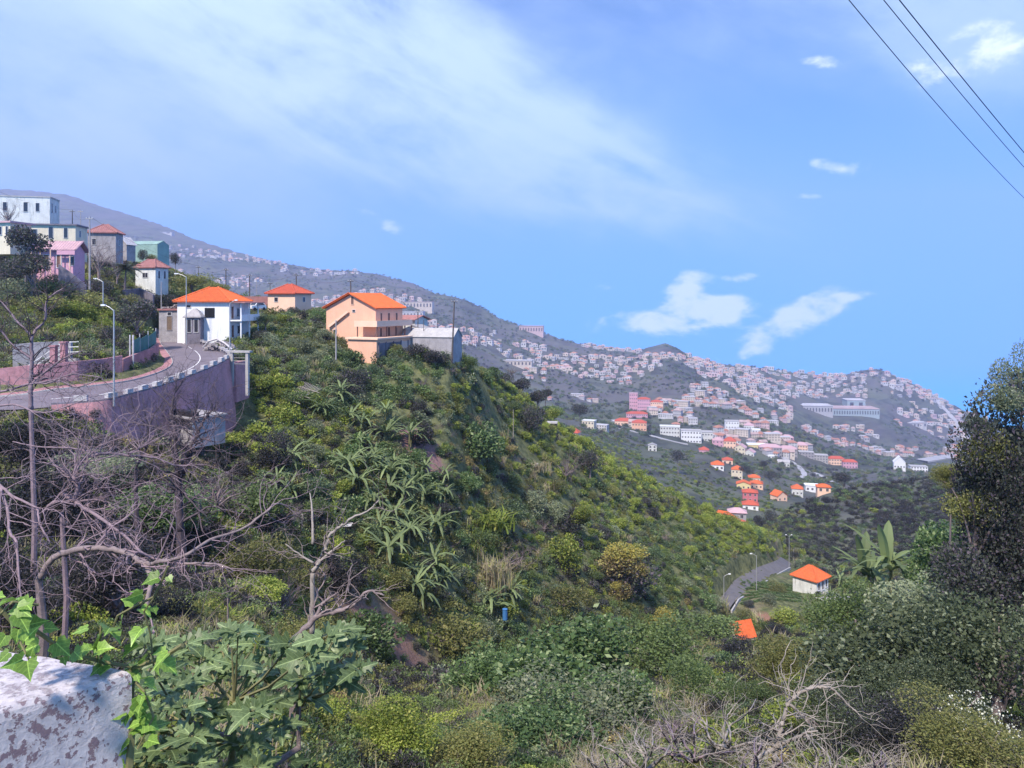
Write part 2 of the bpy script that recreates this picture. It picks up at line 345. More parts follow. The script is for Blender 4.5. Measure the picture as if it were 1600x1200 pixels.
def H(x, y):
    """height of the land at world x, y (arrays)"""
    x = np.atleast_1d(np.asarray(x, float)); y = np.maximum(np.atleast_1d(np.asarray(y, float)), .3)
    px = np.clip(800 + F * x / y, -600, 2200)
    Ds = np.stack([np.interp(px, s[0], s[1]) for s in STR]); Zs = np.stack([np.interp(px, s[0], s[2]) for s in STR])
    Ds = np.vstack([Ds, Ds[-1:] + 900]); Zs = np.vstack([Zs, Zs[-1:] - 350])
    idx = np.clip((Ds <= y[None]).sum(0) - 1, 0, len(Ds) - 2); a = np.arange(len(y))
    d0, d1 = Ds[idx, a], Ds[idx + 1, a]; z0, z1 = Zs[idx, a], Zs[idx + 1, a]
    t = np.clip((y - d0) / np.maximum(d1 - d0, .01), 0, 1)
    z = z0 + (z1 - z0) * t
    near = np.clip((y - 3) / 25, 0, 1); onroad = np.where((idx == 6) & ((px < 400) | ((px > 1090) & (px < 1260))), .1, 1)
    amp = np.minimum(y, 260) / 200
    n = tri_noise(x, y, 9, 1) * 1.4 + tri_noise(x, y, 4, 2) * .7 + tri_noise(x, y, 1.7, 3) * .3
    far = np.clip((y - 450) / 900, 0, 1) * (1 - .75 * np.clip((idx - 13) * 1., 0, 1)) 
    skyl = np.exp(-((t - 1) * (idx == 13) * 5) ** 2) * (idx == 13) + (idx == 14) * 1.
    n2 = (tri_noise(x, y, 380, 4) * 70 + tri_noise(x, y, 150, 5) * 34 + tri_noise(x, y, 60, 6) * 12) * far * (1 - .85 * skyl)
    n3 = tri_noise(x, y, 40, 8) * 7 * np.clip((y - 2000) / 500, 0, 1)
    out = z + n * near * amp * onroad * (y < 1500) + n2 + n3
    m = np.where((y > 60) & (y < 240))[0]
    for c0 in range(0, len(m), 20000):
        k = m[c0:c0 + 20000]; dx = x[k, None] - CARVE[None, :, 0]; dy = y[k, None] - CARVE[None, :, 1]
        dd = np.sqrt(dx * dx + dy * dy); j = dd.argmin(1); w = np.clip((1.25 - dd[np.arange(len(k)), j]) / .7, 0, 1); w = w * w * (3 - 2 * w)
        out[k] = out[k] * (1 - w) + (CARVE[j, 2] - .22) * w
    for cx, cy, cr, cz in PADS:
        dd = np.hypot(x - cx, y - cy); w = np.clip((cr * 1.35 - dd) / (cr * .35), 0, 1)
        out = out * (1 - w) + np.minimum(out, cz) * w
    return out
def Hs(x, y): return float(H([x], [y])[0])
def ground(px, D): x = (px - 800) / F * D; return Vector((x, D, Hs(x, D)))
def hit(px, py, D0, D1):
    """where the sight line of this mark first meets the land beyond D0"""
    Ds = np.geomspace(D0, D1, 400); x = (px - 800) / F * Ds; g = H(x, Ds) - (HZ - py) / F * Ds
    k = np.where(g >= 0)[0]
    return float(Ds[k[0]]) if len(k) else None
# grid: rows at growing distance, columns fan out
rows = [-14., -6., -2., .4]
d = .8
while d < 60: rows.append(d); d += max(.35, d * .022)
while d < 240: rows.append(d); d += 1.15
while d < 6600: rows.append(d); d *= 1.0105
rows = np.array(rows); NU = 520
uu = np.linspace(-1.32, 1.32, NU)
YY, UU = np.meshgrid(rows, uu, indexing='ij'); XX = UU * (np.abs(YY) * .86 + 9)
ZZ = H(XX.ravel(), YY.ravel()).reshape(XX.shape)
V = np.stack([XX, YY, ZZ], -1).reshape(-1, 3)
ii = (np.arange(len(rows) - 1)[:, None] * NU + np.arange(NU - 1)[None]).ravel()
faces = np.stack([ii, ii + 1, ii + NU + 1, ii + NU], 1)
pxv = np.clip(800 + F * V[:, 0] / np.maximum(V[:, 1], .3), -600, 2200)
over = V[:, 1] > np.interp(pxv, STR[-1][0], STR[-1][1]) + 250
faces = faces[~over[faces].any(1)]
tm, b = new_mat('hillside ground'); p = pos()
sx = E.nt.nodes.new('ShaderNodeSeparateXYZ'); E.nt.links.new(p.s, sx.inputs[0]); PX, PY, PZ = (E(sx.outputs[i]) for i in range(3))
g1 = noise(p, .05, 5, .6); g2 = noise(p, .7, 5, .65); g3 = noise(p, .004, 6, .62); g4 = noise(p, .02, 5, .65)
near_c = mixc(smooth(g2, .35, .65), (.06, .07, .035), (.15, .155, .075))
near_c = mixc(smooth(g1, .55, .68) * .75, near_c, (.20, .15, .12))
# far slopes: fields, scrub and terraces that follow the contours
mp = E.nt.nodes.new('ShaderNodeMapping'); mp.inputs['Scale'].default_value = (.25, .25, 3.0); E.nt.links.new(p.s, mp.inputs[0])
ter = noise(E(mp.outputs[0]), .07, 4, .6)
vo = E.nt.nodes.new('ShaderNodeTexVoronoi'); vo.inputs['Scale'].default_value = .016; E.nt.links.new((p).s, vo.inputs[0])
vsep = E.nt.nodes.new('ShaderNodeSeparateColor'); E.nt.links.new(vo.outputs['Color'], vsep.inputs[0])
far_c = mixc(smooth(g4 * .6 + ter * .5, .42, .68), (.038, .044, .044), (.10, .112, .09))
far_c = mixc(sat(E(vsep.outputs[0]) - .55) * 1.1, far_c, (.14, .155, .09))
far_c = mixc(smooth(g3, .42, .62) * .6, far_c, (.125, .11, .125))  # greyish dry scrub, pushed to lilac to put haze tint into the ground
def soil(cx, cy, rad, col, src):
    d = E.m('SQRT', (PX - cx) * (PX - cx) + (PY - cy) * (PY - cy)); return mixc(smooth(d + (g2 - .5) * 5 + (g1 - .5) * 9, rad, rad * .55), src, col)
SOIL = []
for sx_, sy_, rs_, cs_ in ((612, 1030, 8, (.20, .12, .10)), (655, 705, 4.2, (.20, .12, .12)), (1195, 975, 6, (.24, .13, .10)), (690, 1125, 4.5, (.17, .11, .09))):
    ds_ = hit(sx_, sy_, 20, 250) or 100; SOIL.append(((sx_ - 800) / F * ds_, ds_, rs_)); near_c = soil(SOIL[-1][0], ds_, rs_, cs_, near_c)
fc = mixc(smooth(PY, 225, 300), near_c, far_c)
bq = E.nt.nodes.new('ShaderNodeBump'); bq.inputs['Strength'].default_value = .8; bq.inputs['Distance'].default_value = .35; E.nt.links.new((g2 + noise(p, 3.5, 5, .7) * .4).s, bq.inputs['Height']); E.nt.links.new(bq.outputs[0], b.inputs['Normal'])
setc(b, fc); b.inputs['Roughness'].default_value = .95; b.inputs['Specular IOR Level'].default_value = .1
tag(link('terrain', mesh_np('terrain', V, faces, tm, True)), 'steep green valley sides running to the far built-up mountain', kind='structure')
# ---------------------------------------------------------------- haze
hb = MB(); hb.box(-9000, 9000, -300, 9000, -760, 1250)
hm = bpy.data.materials.new('haze'); hm.use_nodes = True; hn = hm.node_tree; hn.nodes.clear()
pv = hn.nodes.new('ShaderNodeVolumePrincipled'); pv.inputs['Color'].default_value = (.62, .67, 1.0, 1); pv.inputs['Density'].default_value = HAZE = 1.5e-4
pv.inputs['Anisotropy'].default_value = .2
ho = hn.nodes.new('ShaderNodeOutputMaterial'); hn.links.new(pv.outputs[0], ho.inputs['Volume'])
tag(hb.build('haze', hm), 'pale lavender haze filling the valley air', kind='stuff')
# ---------------------------------------------------------------- roads
def ribbon(name, A, B, mat, dz=0, label=None, ta=0., tb=1.):
    n = min(len(A), len(B)); vs = []; fs = []
    for i in range(n):
        a, b_ = A[i].lerp(B[i], ta), A[i].lerp(B[i], tb)
        for t in (0, .33, .67, 1): v = a.lerp(b_, t); vs.append((v.x, v.y, v.z + dz))
    for i in range(n - 1):
        for j in range(3): q = i * 4 + j; fs.append((q, q + 1, q + 5, q + 4))
    o = link(name, mesh_np(name, vs, fs, mat)); return tag(o, label, kind='structure')
ribbon('road', RO, RI, M['asphalt'], 0, 'two-lane asphalt road bending uphill round the wall')
def strip(A, B, ta, i0, i1, w, dz=.006):
    mb = MB()
    for i in range(i0, i1):
        a, b_ = A[i].lerp(B[i], ta), A[i + 1].lerp(B[i + 1], ta)
        s0 = (B[i] - A[i]).normalized() * w / 2; s1 = (B[i + 1] - A[i + 1]).normalized() * w / 2; up = Vector((0, 0, dz))
        mb.add([a - s0 + up, a + s0 + up, b_ + s1 + up, b_ - s1 + up], [(0, 1, 2, 3)])
    return mb
mk = empty('road_markings', (0, 0, 0)); mk['kind'] = 'structure'
strip(RO, RI, .46, 34, 92, .17).build('centre_line', M['paint'], mk)
for a_, b_ in ((18, 23), (27, 31), (96, 100), (104, 108), (112, 116), (120, 124)):
    strip(RO, RI, .46, a_, b_, .17).build('lane_dash', M['paint'], mk)
ribbon('lane', LO, LI, plain('worn grey lane', (.13, .12, .13), .9, .25, .5), 0, 'narrow asphalt lane running past the small valley house')
# red paved footway inside the bend
fo = [RI[i] + (RI[i] - RO[i]).normalized() * (1.5 + 1.4 * math.exp(-((i - 60) / 16) ** 2)) for i in range(len(RI))]
mb = MB(); n = 110
for i in range(9, n):
    a, b_, c, d_ = RI[i], fo[i], fo[i + 1], RI[i + 1]; u = Vector((0, 0, .13))
    mb.add([a + u, b_ + u, c + u, d_ + u, a - u, d_ - u], [(0, 1, 2, 3), (4, 0, 3, 5)])
tag(mb.build('footway', M['redearth']), 'red paved footway with stone kerb inside the bend', kind='structure')
mb = MB()
for i in range(9, n):
    s0 = (RI[i] - RO[i]).normalized() * .14; s1 = (RI[i + 1] - RO[i + 1]).normalized() * .14; u = Vector((0, 0, .15))
    a, d_ = RI[i], RI[i + 1]
    mb.add([a - s0 + u, a + s0 * .2 + u, d_ + s1 * .2 + u, d_ - s1 + u, a - s0 - u, d_ - s1 - u], [(0, 1, 2, 3), (4, 0, 3, 5)])
tag(mb.build('kerb', M['concrete']), kind='structure')
# ---------------------------------------------------------------- retaining wall with crenellated parapet
rw = empty('retaining_wall', (0, 0, 0), label='tall pink stained retaining wall carrying the road bend', cat='retaining wall')
def offs(i, k): return RO[i] + (RO[i] - RI[i]).normalized() * k
mb = MB(); i0, i1 = 18, 80
for i in range(i0, i1):
    q = []
    for j in (i, i + 1):
        t0 = offs(j, .35); f0 = offs(j, 1.7); q.append((t0 + Vector((0, 0, .25)), Vector((f0.x, f0.y, t0.z - 8.5)), offs(j, -.1) + Vector((0, 0, .25))))
    (a, f0, g0), (b_, f1, g1) = q
    mb.add([a, b_, f1, f0, g0, g1], [(0, 3, 2, 1), (0, 1, 5, 4)])
mb.build('wall_face', M['pinkwall'], rw)
acc = 0; last = offs(i0, 0); blk = MB(); blk.box(-.62, .62, -.24, .24, 0, .52); bm_ = blk.mesh('cap_block', M['capblock'])
kb = MB()
for i in range(i0, 128):
    a, b_ = offs(i, .1), offs(i + 1, .1)
    n_ = (RO[i] - RI[i]).normalized() * .2
    kb.add([a - n_ + Vector((0, 0, -.3)), b_ - n_ + Vector((0, 0, -.3)), b_ - n_ + Vector((0, 0, .42)), a - n_ + Vector((0, 0, .42)), a + n_ + Vector((0, 0, .42)), b_ + n_ + Vector((0, 0, .42)), a + n_ + Vector((0, 0, -.5)), b_ + n_ + Vector((0, 0, -.5))],
           [(0, 1, 2, 3), (3, 2, 5, 4), (4, 5, 7, 6)])
kb.build('parapet', M['darkwall'], rw)
for i in range(i0, 126):
    a, b_ = offs(i, .1), offs(i + 1, .1); seg = (b_ - a).length; acc += seg
    if acc > (2.35 if i < 80 else 1.7):
        acc = 0; d_ = b_ - a
        o = link('cap_block', bm_, rw, b_ + Vector((0, 0, .422)), math.atan2(d_.y, d_.x)); s_ = random.uniform(.8, 1.15); o.scale = (s_, random.uniform(.85, 1.15), random.uniform(.8, 1.1) * (1 if i < 80 else .6))
# end pier, stairs with white handrail
pr = empty('stair_pier', offs(82, .6), label='battered pink pier with stair and white zigzag handrail', cat='stair')
c0 = P(362, 566, 103); mb = MB()
zf = Hs(c0.x, c0.y - 6) - 3 - c0.z
mb.add([(-1.0, -1.2, 0), (.9, -1.2, 0), (.9, 3, 0), (-1.0, 3, 0), (-1.5, -2.2, zf - 2), (1.5, -2.2, zf - 2), (1.5, 3, zf - 2), (-1.5, 3, zf - 2)], [(0, 1, 2, 3), (4, 7, 6, 5), (0, 4, 5, 1), (1, 5, 6, 2), (2, 6, 7, 3), (3, 7, 4, 0)])
pr.location = c0; mb.build('pier', M['pinkwall'], pr)
for k in range(22):
    sb = MB(); z1 = -.3 - k * .34; sb.box(-1.15 - 0, -.1, -1.75 - k * .22, -1.3 - k * .22, z1 - .9, z1); s_ = sb.build('step', M['darkwall'], pr)
hr = MB(); pts = []
for k in range(5):
    y0 = -1.4 - k * 1.1; z0 = -.2 - k * 1.7
    pts += [(-.05, y0, z0 + .9), (-.05, y0 - .15, z0 + .1), (-.05, y0 - 1.0, z0 - .6)]
hr.tube(pts, .045, 4); hr.tube([(p_[0] - .02, p_[1], p_[2] - .35) for p_ in pts], .04, 4)
hr.build('handrail', M['lampwhite'], pr)
# ---------------------------------------------------------------- houses
def roof_faces(w, d, h, rh, kind, ov, ridge=None):
    a, b_ = w / 2 + ov, d / 2 + ov; z0 = h; z1 = h + rh
    if kind == 'hip':
        r = max(0, (max(w, d) - min(w, d)) / 2) if ridge is None else ridge
        if w >= d: r0, r1 = (-r, 0, z1), (r, 0, z1)
        else: r0, r1 = (0, -r, z1), (0, r, z1)
        c = [(-a, -b_, z0), (a, -b_, z0), (a, b_, z0), (-a, b_, z0)]
        if r < .05: t = (0, 0, z1); return [[c[0], c[1], t], [c[1], c[2], t], [c[2], c[3], t], [c[3], c[0], t]]
        if w >= d: return [[c[0], c[1], r1, r0], [c[1], c[2], r1], [c[2], c[3], r0, r1], [c[3], c[0], r0]]
        return [[c[0], c[1], r0], [c[1], c[2], r1, r0], [c[2], c[3], r1], [c[3], c[0], r0, r1]]
    if kind == 'gable':      # ridge runs front to back
        return [[(a, -b_, z0), (a, b_, z0), (0, b_, z1), (0, -b_, z1)], [(-a, b_, z0), (-a, -b_, z0), (0, -b_, z1), (0, b_, z1)]]
    if kind == 'gablex':
        return [[(-a, -b_, z0), (a, -b_, z0), (a, 0, z1), (-a, 0, z1)], [(a, b_, z0), (-a, b_, z0), (-a, 0, z1), (a, 0, z1)]]
    return []
_wc = {}
def window(parent, face, u, zc, ww, hh, w, d, name='window', pane='glass', fr='frame'):
    key = (round(ww, 2), round(hh, 2), pane, fr)
    if key not in _wc:
        f = MB(); t = .07
        f.box(-ww / 2 - t, ww / 2 + t, -.06, 0, hh / 2, hh / 2 + t); f.box(-ww / 2 - t, ww / 2 + t, -.10, 0, -hh / 2 - t, -hh / 2)
        f.box(-ww / 2 - t, -ww / 2, -.06, 0, -hh / 2, hh / 2); f.box(ww / 2, ww / 2 + t, -.06, 0, -hh / 2, hh / 2)
        if ww > .9: f.box(-.03, .03, -.05, -.022, -hh / 2, hh / 2)
        p_ = MB(); p_.box(-ww / 2, ww / 2, -.02, .02, -hh / 2, hh / 2)
        _wc[key] = (f.mesh('window', M[fr]), p_.mesh('pane', M[pane]))
    fm, pm = _wc[key]
    loc, rz = {'F': ((u - w / 2, -d / 2, zc), 0), 'R': ((w / 2, u - d / 2, zc), R(90)), 'L': ((-w / 2, u - d / 2, zc), R(-90)), 'B': ((u - w / 2, d / 2, zc), R(180))}[face]
    o = link(name, fm, parent, loc, rz); link('pane' if name == 'window' else 'door_panel', pm, o); return o
def house(name, label, corner, w, d, h, th, roof, rh, wall, roofm, wins=(), ov=.35, ribs=.0, group=None, cat='house', autow=None, below=2.5):
    px, py, D = corner; c = P(px, py, D); t = R(th); cc, ss = math.cos(t), math.sin(t)
    lx, ly = w / 2, -d / 2
    loc = Vector((c.x - (lx * cc - ly * ss), c.y - (lx * ss + ly * cc), c.z))
    e = empty(name, loc, t, label, cat, group)
    wm = MB()
    if roof in ('gable', 'gablex'):
        wm.box(-w / 2, w / 2, -d / 2, d / 2, -below, h)
        if roof == 'gable': tri = [(-w / 2, h), (w / 2, h), (0, h + rh * (w / 2) / (w / 2 + ov) + .0)]; wm.add([(x, y, z) for y in (-d / 2, d / 2) for x, z in tri], [(0, 1, 2), (5, 4, 3)])
        else: tri = [(-d / 2, h), (d / 2, h), (0, h + rh * (d / 2) / (d / 2 + ov))]; wm.add([(x, y, z) for x in (-w / 2, w / 2) for y, z in tri], [(2, 1, 0), (3, 4, 5)])
    else: wm.box(-w / 2, w / 2, -d / 2, d / 2, -below, h)
    wm.build('wall', M[wall], e)
    rm = MB()
    if roof == 'flat': rm.box(-w / 2 - ov, w / 2 + ov, -d / 2 - ov, d / 2 + ov, h + .002, h + .28)
    else:
        drop = rh * ov / (w / 2 + ov) * 0
        for f in roof_faces(w, d, h + .03, rh, roof, ov): rm.slab(f, .14)
        if roof == 'hip': rm.box(-w / 2 - ov + .02, w / 2 + ov - .02, -d / 2 - ov + .02, d / 2 + ov - .02, h - .12, h + .0)
    ro = rm.build('roof', M[roofm], e)
    if ribs:
        tb = MB()
        for f in roof_faces(w, d, h + .045, rh, roof, ov):
            A = Vector(f[0]); B_ = Vector(f[1]); ex = (B_ - A).normalized(); nn = ex.cross(Vector(f[2]) - A).normalized(); ey = nn.cross(ex)
            poly = [((Vector(q) - A).dot(ex), (Vector(q) - A).dot(ey)) for q in f]; Lx = (B_ - A).length
            u = ribs / 2
            while u < Lx:
                vm = 0
                for k in range(1, len(poly)):
                    (x0, y0), (x1, y1) = poly[k], poly[(k + 1) % len(poly)]
                    if min(x0, x1) <= u <= max(x0, x1) and abs(x1 - x0) > 1e-4: vm = max(vm, y0 + (y1 - y0) * (u - x0) / (x1 - x0))
                if vm > .1:
                    p0 = A + ex * u; p1 = p0 + ey * vm; hw = ribs * .27
                    tb.add([p0 - ex * hw, p0 + ex * hw, p0 + nn * .07, p1 - ex * hw, p1 + ex * hw, p1 + nn * .07], [(0, 2, 5, 3), (2, 1, 4, 5), (0, 1, 2)])
                u += ribs
            for k in (1, len(poly) - 1):     # ridge and hip caps
                a_, b2 = Vector(f[k]), Vector(f[(k + 1) % len(f)])
                if k == 1 or roof == 'hip': tb.tube([a_ + nn * .04, b2 + nn * .04], .11, 4)
        tt = tb.build('tile_rows', M[roofm], ro); tt['kind'] = 'stuff'
    for x in wins:
        window(e, x[0], x[1], x[2], x[3], x[4], w, d, *(x[5:]))
    if autow:
        fl, sp_, ww, hh = autow
        for face, Lx in (('F', w), ('R', d)):
            k = max(1, int(Lx / sp_))
            for j in range(k):
                for f_ in range(fl): window(e, face, Lx * (j + .5) / k, h / fl * (f_ + .55), ww, hh, w, d)
    return e
def part(e, name, mat, fn, kind=None):
    mb = MB(); fn(mb); o = mb.build(name, M[mat], e)
    if kind: o['kind'] = kind
    return o
PX = lambda n_, D: n_ * D / F
# white house by the bend
e = house('house', 'white two-storey house with bright orange hip roof above the road bend', (358, 529, 122), 8.6, 7.2, 5.9, -5, 'hip', 2.3, 'white', 'orange',
      [('F', 5.4, 4.1, 1.5, 1.4, 'window', 'black', 'black'), ('F', 1.9, 5.1, .7, .35), ('R', 1.1, 4.1, .8, 1.9, 'door', 'browndoor'), ('R', 3.2, 4.1, .9, 1.3), ('R', 1.2, 1.1, .8, 1.9, 'door', 'browndoor'), ('R', 3.4, 1.3, .9, 1.2)], .55, .3)
part(e, 'balcony', 'white', lambda m: (m.box(4.302, 6.3, -3.5, 3.4, 2.75, 2.95), m.box(6.2, 6.3, -3.5, 3.4, 2.952, 3.8)))
for yy in (-3.3, -.2, 3.2): part(e, 'column', 'white', lambda m: m.box(6.0, 6.18, yy, yy + .18, -2.4, 2.748)); part(e, 'column', 'white', lambda m: m.box(6.0, 6.18, yy, yy + .18, 2.952, 5.75))
part(e, 'canopy', 'dullred', lambda m: m.slab([(4.9, -3.9, 5.85), (7.0, -3.9, 5.75), (7.0, 4.0, 5.75), (4.9, 4.0, 5.85)], .12))
# peach gabled house
e = house('house', 'large peach house with orange gable roof, balcony and veranda on the ridge', (587, 528, 130), 10.4, 8.2, 5.0, -25, 'gable', 2.6, 'peach', 'orange',
      [('F', 5.6, 6.35, .55, 1.3, 'window', 'browndoor', 'peachp'), ('F', 5.9, 4.55, .55, .35), ('F', 1.9, 1.0, .65, .5), ('R', 1.6, 3.4, .55, 1.5, 'window', 'browndoor', 'peachp'), ('R', 3.9, 3.2, .6, 1.9, 'door', 'browndoor', 'peachp'), ('R', 6.3, 3.4, .55, 1.5, 'window', 'browndoor', 'peachp'),
       ('R', 1.5, .9, .6, 1.4, 'window', 'browndoor', 'peachp'), ('R', 3.9, .8, .7, 1.8, 'door', 'browndoor', 'peachp'), ('R', 6.2, .9, .6, 1.4, 'window', 'browndoor', 'peachp')], .5, .32)
part(e, 'balcony', 'peachp', lambda m: (m.box(2.6, 5.198, -6.6, -4.102, 1.95, 2.15), m.box(5.202, 7.2, -6.6, 4.3, 1.95, 2.15), m.box(7.05, 7.2, -6.6, 4.3, 2.152, 2.95), m.box(2.6, 7.048, -6.6, -6.48, 2.152, 2.95)))
for xx, yy in ((6.95, -6.4), (6.95, -3.6), (6.95, -.8), (6.95, 2.0), (6.95, 4.1), (3.0, -6.4)): part(e, 'column', 'browndoor', lambda m: m.box(xx, xx + .16, yy, yy + .16, 0.25, 1.948))
part(e, 'outside_stair', 'peachp', lambda m: m.slab([(-4.3, -4.55, 1.6), (-4.3, -4.15, 1.6), (-.2, -4.15, 4.3), (-.2, -4.55, 4.3)], .35))
part(e, 'terrace', 'peachp', lambda m: (m.box(1.8, 8.3, -8.0, -4.102, -.1, .18), m.box(5.202, 8.3, -4.1, 5.4, -.1, .18)))
part(e, 'annexe', 'cream', lambda m: (m.box(-9.4, -5.202, -3.4, 3.4, -2.5, 1.2), m.box(-9.5, -5.204, -3.5, 3.5, 1.202, 1.35)))
part(e, 'lower_storey', 'peach', lambda m: (m.box(2.2, 7.9, -7.7, 4.6, -6.2, -.102)))
part(e, 'shutter', 'darkwall', lambda m: (m.box(7.902, 8.0, -7.2, -.8, -5.0, -.7)))
part(e, 'shutter', 'metal', lambda m: (m.box(7.902, 8.0, -.6, 3.8, -5.0, -.7)))
for k, yy in enumerate((-7.3, -5.2, -3.0, -.7, 1.5, 3.8)): part(e, 'shutter_post', 'darkwall', lambda m: m.box(8.002, 8.12, yy, yy + .14, -5.4, -.5))
# bungalow with pyramid roof
house('house', 'low peach bungalow with red hip roof behind the gabled peach house', (461, 479, 152), 6.4, 5.6, 2.6, -19, 'hip', 1.9, 'peachp', 'red', [('F', 2, 1.4, .8, .8), ('R', 3, 1.4, .7, .9)], .5, .35)
part(empty('garden_wall', P(390, 470, 158), 0, 'long pinkish red wall behind the parked car', 'wall'), 'wall', 'dullred', lambda m: m.box(-5, 4, 0, .3, -2, .9))
# sheds right of the peach house
house('house', 'small white outbuilding with brown lean-to roof beside the peach house', (648, 524, 142), 4.2, 3.6, 2.9, -34, 'gablex', .8, 'dirtywhite', 'dullred', [('F', 1, 1.4, .7, 1.3)], .6, 0)
house('shed', 'long grey warehouse with pale roof below the tall utility pole', (708, 548, 133), 9.6, 5, 2.3, -14, 'gablex', 1.5, 'greywall', 'concrete', (), .15, 0, cat='shed', below=4)
house('shed', 'grey shed with low gable between two poles', (668, 540, 138), 5.6, 4.5, 2.5, -14, 'gable', 1.2, 'concrete', 'greyroof', (), .15, 0, cat='shed', below=4)
# ruin by the road
e = house('cottage', 'crumbling grey roadside cottage with broken tile roof and wooden doors', (290, 518, 124), 4.3, 3.0, 3.4, 0, 'flat', 0, 'greywall', 'dullred',
      [('F', 1.7, 1.35, .8, 2.2, 'door', 'wood', 'greywall'), ('F', 1.7, 2.85, .6, .5), ('F', 3.5, 1.35, .6, 2.2, 'door', 'darkwall', 'greywall'), ('R', 1.2, 1.4, .7, 1.9, 'door', 'wood')], .25, 0)
def rubble(m, n_, sx_, sy_, z0, s0):
    for _ in range(n_):
        x, y = random.uniform(-sx_, sx_), random.uniform(-sy_, sy_); s_ = s0 * random.uniform(.5, 1.3)
        z = z0(x, y); q = [Vector((random.uniform(-1, 1), random.uniform(-1, 1), random.uniform(-.6, .6))) * s_ for _ in range(4)]
        m.box(-s_, s_, -s_ * .7, s_ * .7, -s_ * .3, s_ * .35, random.uniform(0, 3), (x, y, z))
part(e, 'fallen_tiles', 'rock', lambda m: rubble(m, 90, 2.3, 1.6, lambda x, y: 3.75 + .7 * max(0, 1 - abs(x - 1.2) / 2) + random.uniform(0, .2), .2), 'stuff')
house('lean_to', 'open dark lean-to with pyramid tile roof joined to the ruined cottage', (313, 522, 121), 2.4, 1.9, 2.7, 0, 'hip', 1.3, 'darkwall', 'greyroof', [('F', .65, 1.3, .6, 2), ('F', 1.75, 1.3, .6, 2)], .3, 0, cat='shed')
# pink house cluster on the hill
e = house('house', 'long white house with flat plant-covered roof highest on the hillside', (78, 346, 160), 12.5, 6, 4.9, 14, 'flat', 0, 'dirtywhite', 'concrete',
      [('F', 8.0, 2.9, .75, 1.9), ('F', 10.2, 2.9, .65, 1.7), ('F', 4.2, 2.9, .7, 1.7), ('F', 1.5, 2.8, .7, 1.7), ('R', 1.2, 2.9, .7, 2), ('R', 3.4, 2.9, .8, 1.4)], .1, 0)
house('house', 'grey and cream house with thin dark flat roof below the white house', (118, 388, 146), 9.5, 6, 4.3, 10, 'flat', 0, 'cream', 'darkwall',
      [('F', 5.2, 2.9, .75, 2.1), ('F', 7.8, 2.9, .65, 1.9), ('F', 2.4, 2.7, .8, 1.6), ('R', 2.2, 2.9, .9, 1.2)], .35, 0)
e = house('house', 'pink house with faded pink ribbed roof and slender porch posts', (114, 424, 124), 6.2, 4.6, 3.4, 8, 'gablex', 1.6, 'pinkr', 'pinkroof',
      [('F', 2.2, 1.6, .8, 2.1, 'door', 'browndoor', 'white'), ('F', 4.1, 1.6, .7, 2.0, 'door', 'browndoor', 'white'), ('F', 6.0, 1.7, .7, 1.4)], .7, .42)
for xx in (-2.9, -1.5, 0, 1.5, 2.9): part(e, 'porch_post', 'peachp', lambda m: m.tube([(xx, -2.9, -2.2), (xx, -2.95, 3.35)], .09, 6))
part(e, 'fascia', 'pinkr', lambda m: m.box(1.0, 3.7, -3.15, -3.03, 2.65, 3.32))
house('house', 'square grey-brick tower house with dull red pyramid roof', (181, 408, 160), 5.4, 4.6, 5.9, 10, 'hip', 1.9, 'greywall', 'dullred', [('F', 1.2, 4, .7, 1.2), ('R', 2, 4, .7, 1.2)], .4, .4)
house('shed', 'little store with pale peaked roof beside the brick tower house', (198, 402, 172), 3, 3, 2.8, -10, 'gable', 1.9, 'greywall', 'capblock', (), .3, 0, cat='shed')
house('greenhouse', 'long pale green netting greenhouse behind the palm', (246, 402, 190), 9, 5, 3.2, -8, 'gablex', 1.0, 'palegreen', 'palegreen', (), .05, .9, cat='greenhouse')
house('house', 'small whitewashed cottage with dull red hip roof beside the palm', (243, 441, 150), 4.9, 3.4, 2.9, -18, 'hip', 1.7, 'dirtywhite', 'dullred', [('F', 2.4, 1.4, 1.2, .9), ('R', .9, 1.5, .5, 1.5, 'window', 'glass', 'white'), ('R', 2.4, 1.5, .5, 1.5, 'window', 'glass', 'white')], .35, .35)
e = house('house', 'pale house with balustraded balcony partly hidden by the dark tree', (16, 372, 120), 6, 4, 2.4, -12, 'flat', 0, 'cream', 'pinkroof', [('F', 4, 1.2, .9, 1.3), ('F', 5.4, 1.2, .4, 1.3), ('R', 1.2, 1.2, .8, 1.3)], .4, 0)
# valley floor houses near the lane
e = house('house', 'small white house with orange hip roof beside the valley lane', (1276, 929, 178), 6.0, 5.4, 2.95, -50, 'hip', 2.5, 'dirtywhite', 'orange',
      [('R', 1.0, 1.6, .75, 1.7, 'window', 'glass', 'white'), ('R', 2.8, 1.5, .75, 2.0, 'door', 'glass', 'white'), ('R', 4.4, 1.6, .75, 1.7, 'window', 'glass', 'white')], .5, .3)
part(e, 'path', 'concrete', lambda m: m.box(3.1, 8.6, -4.4, 2.0, -.6, -.1))
e = house('shed', 'bright orange tiled lean-to roof at the end of the valley lane', (1180, 1006, 148), 3.9, 3.4, 1.3, 20, 'gablex', 2.8, 'cream', 'orange', (), .2, .3, cat='shed')
house('house', 'broad orange hip roof rising behind the end of the green terraces', (1146, 836, 262), 9.5, 6.5, 3.2, -35, 'hip', 3.6, 'cream', 'orange', [('F', 3, 1.5, .8, 1.2), ('R', 3, 1.5, .8, 1.2)], .5, .38)
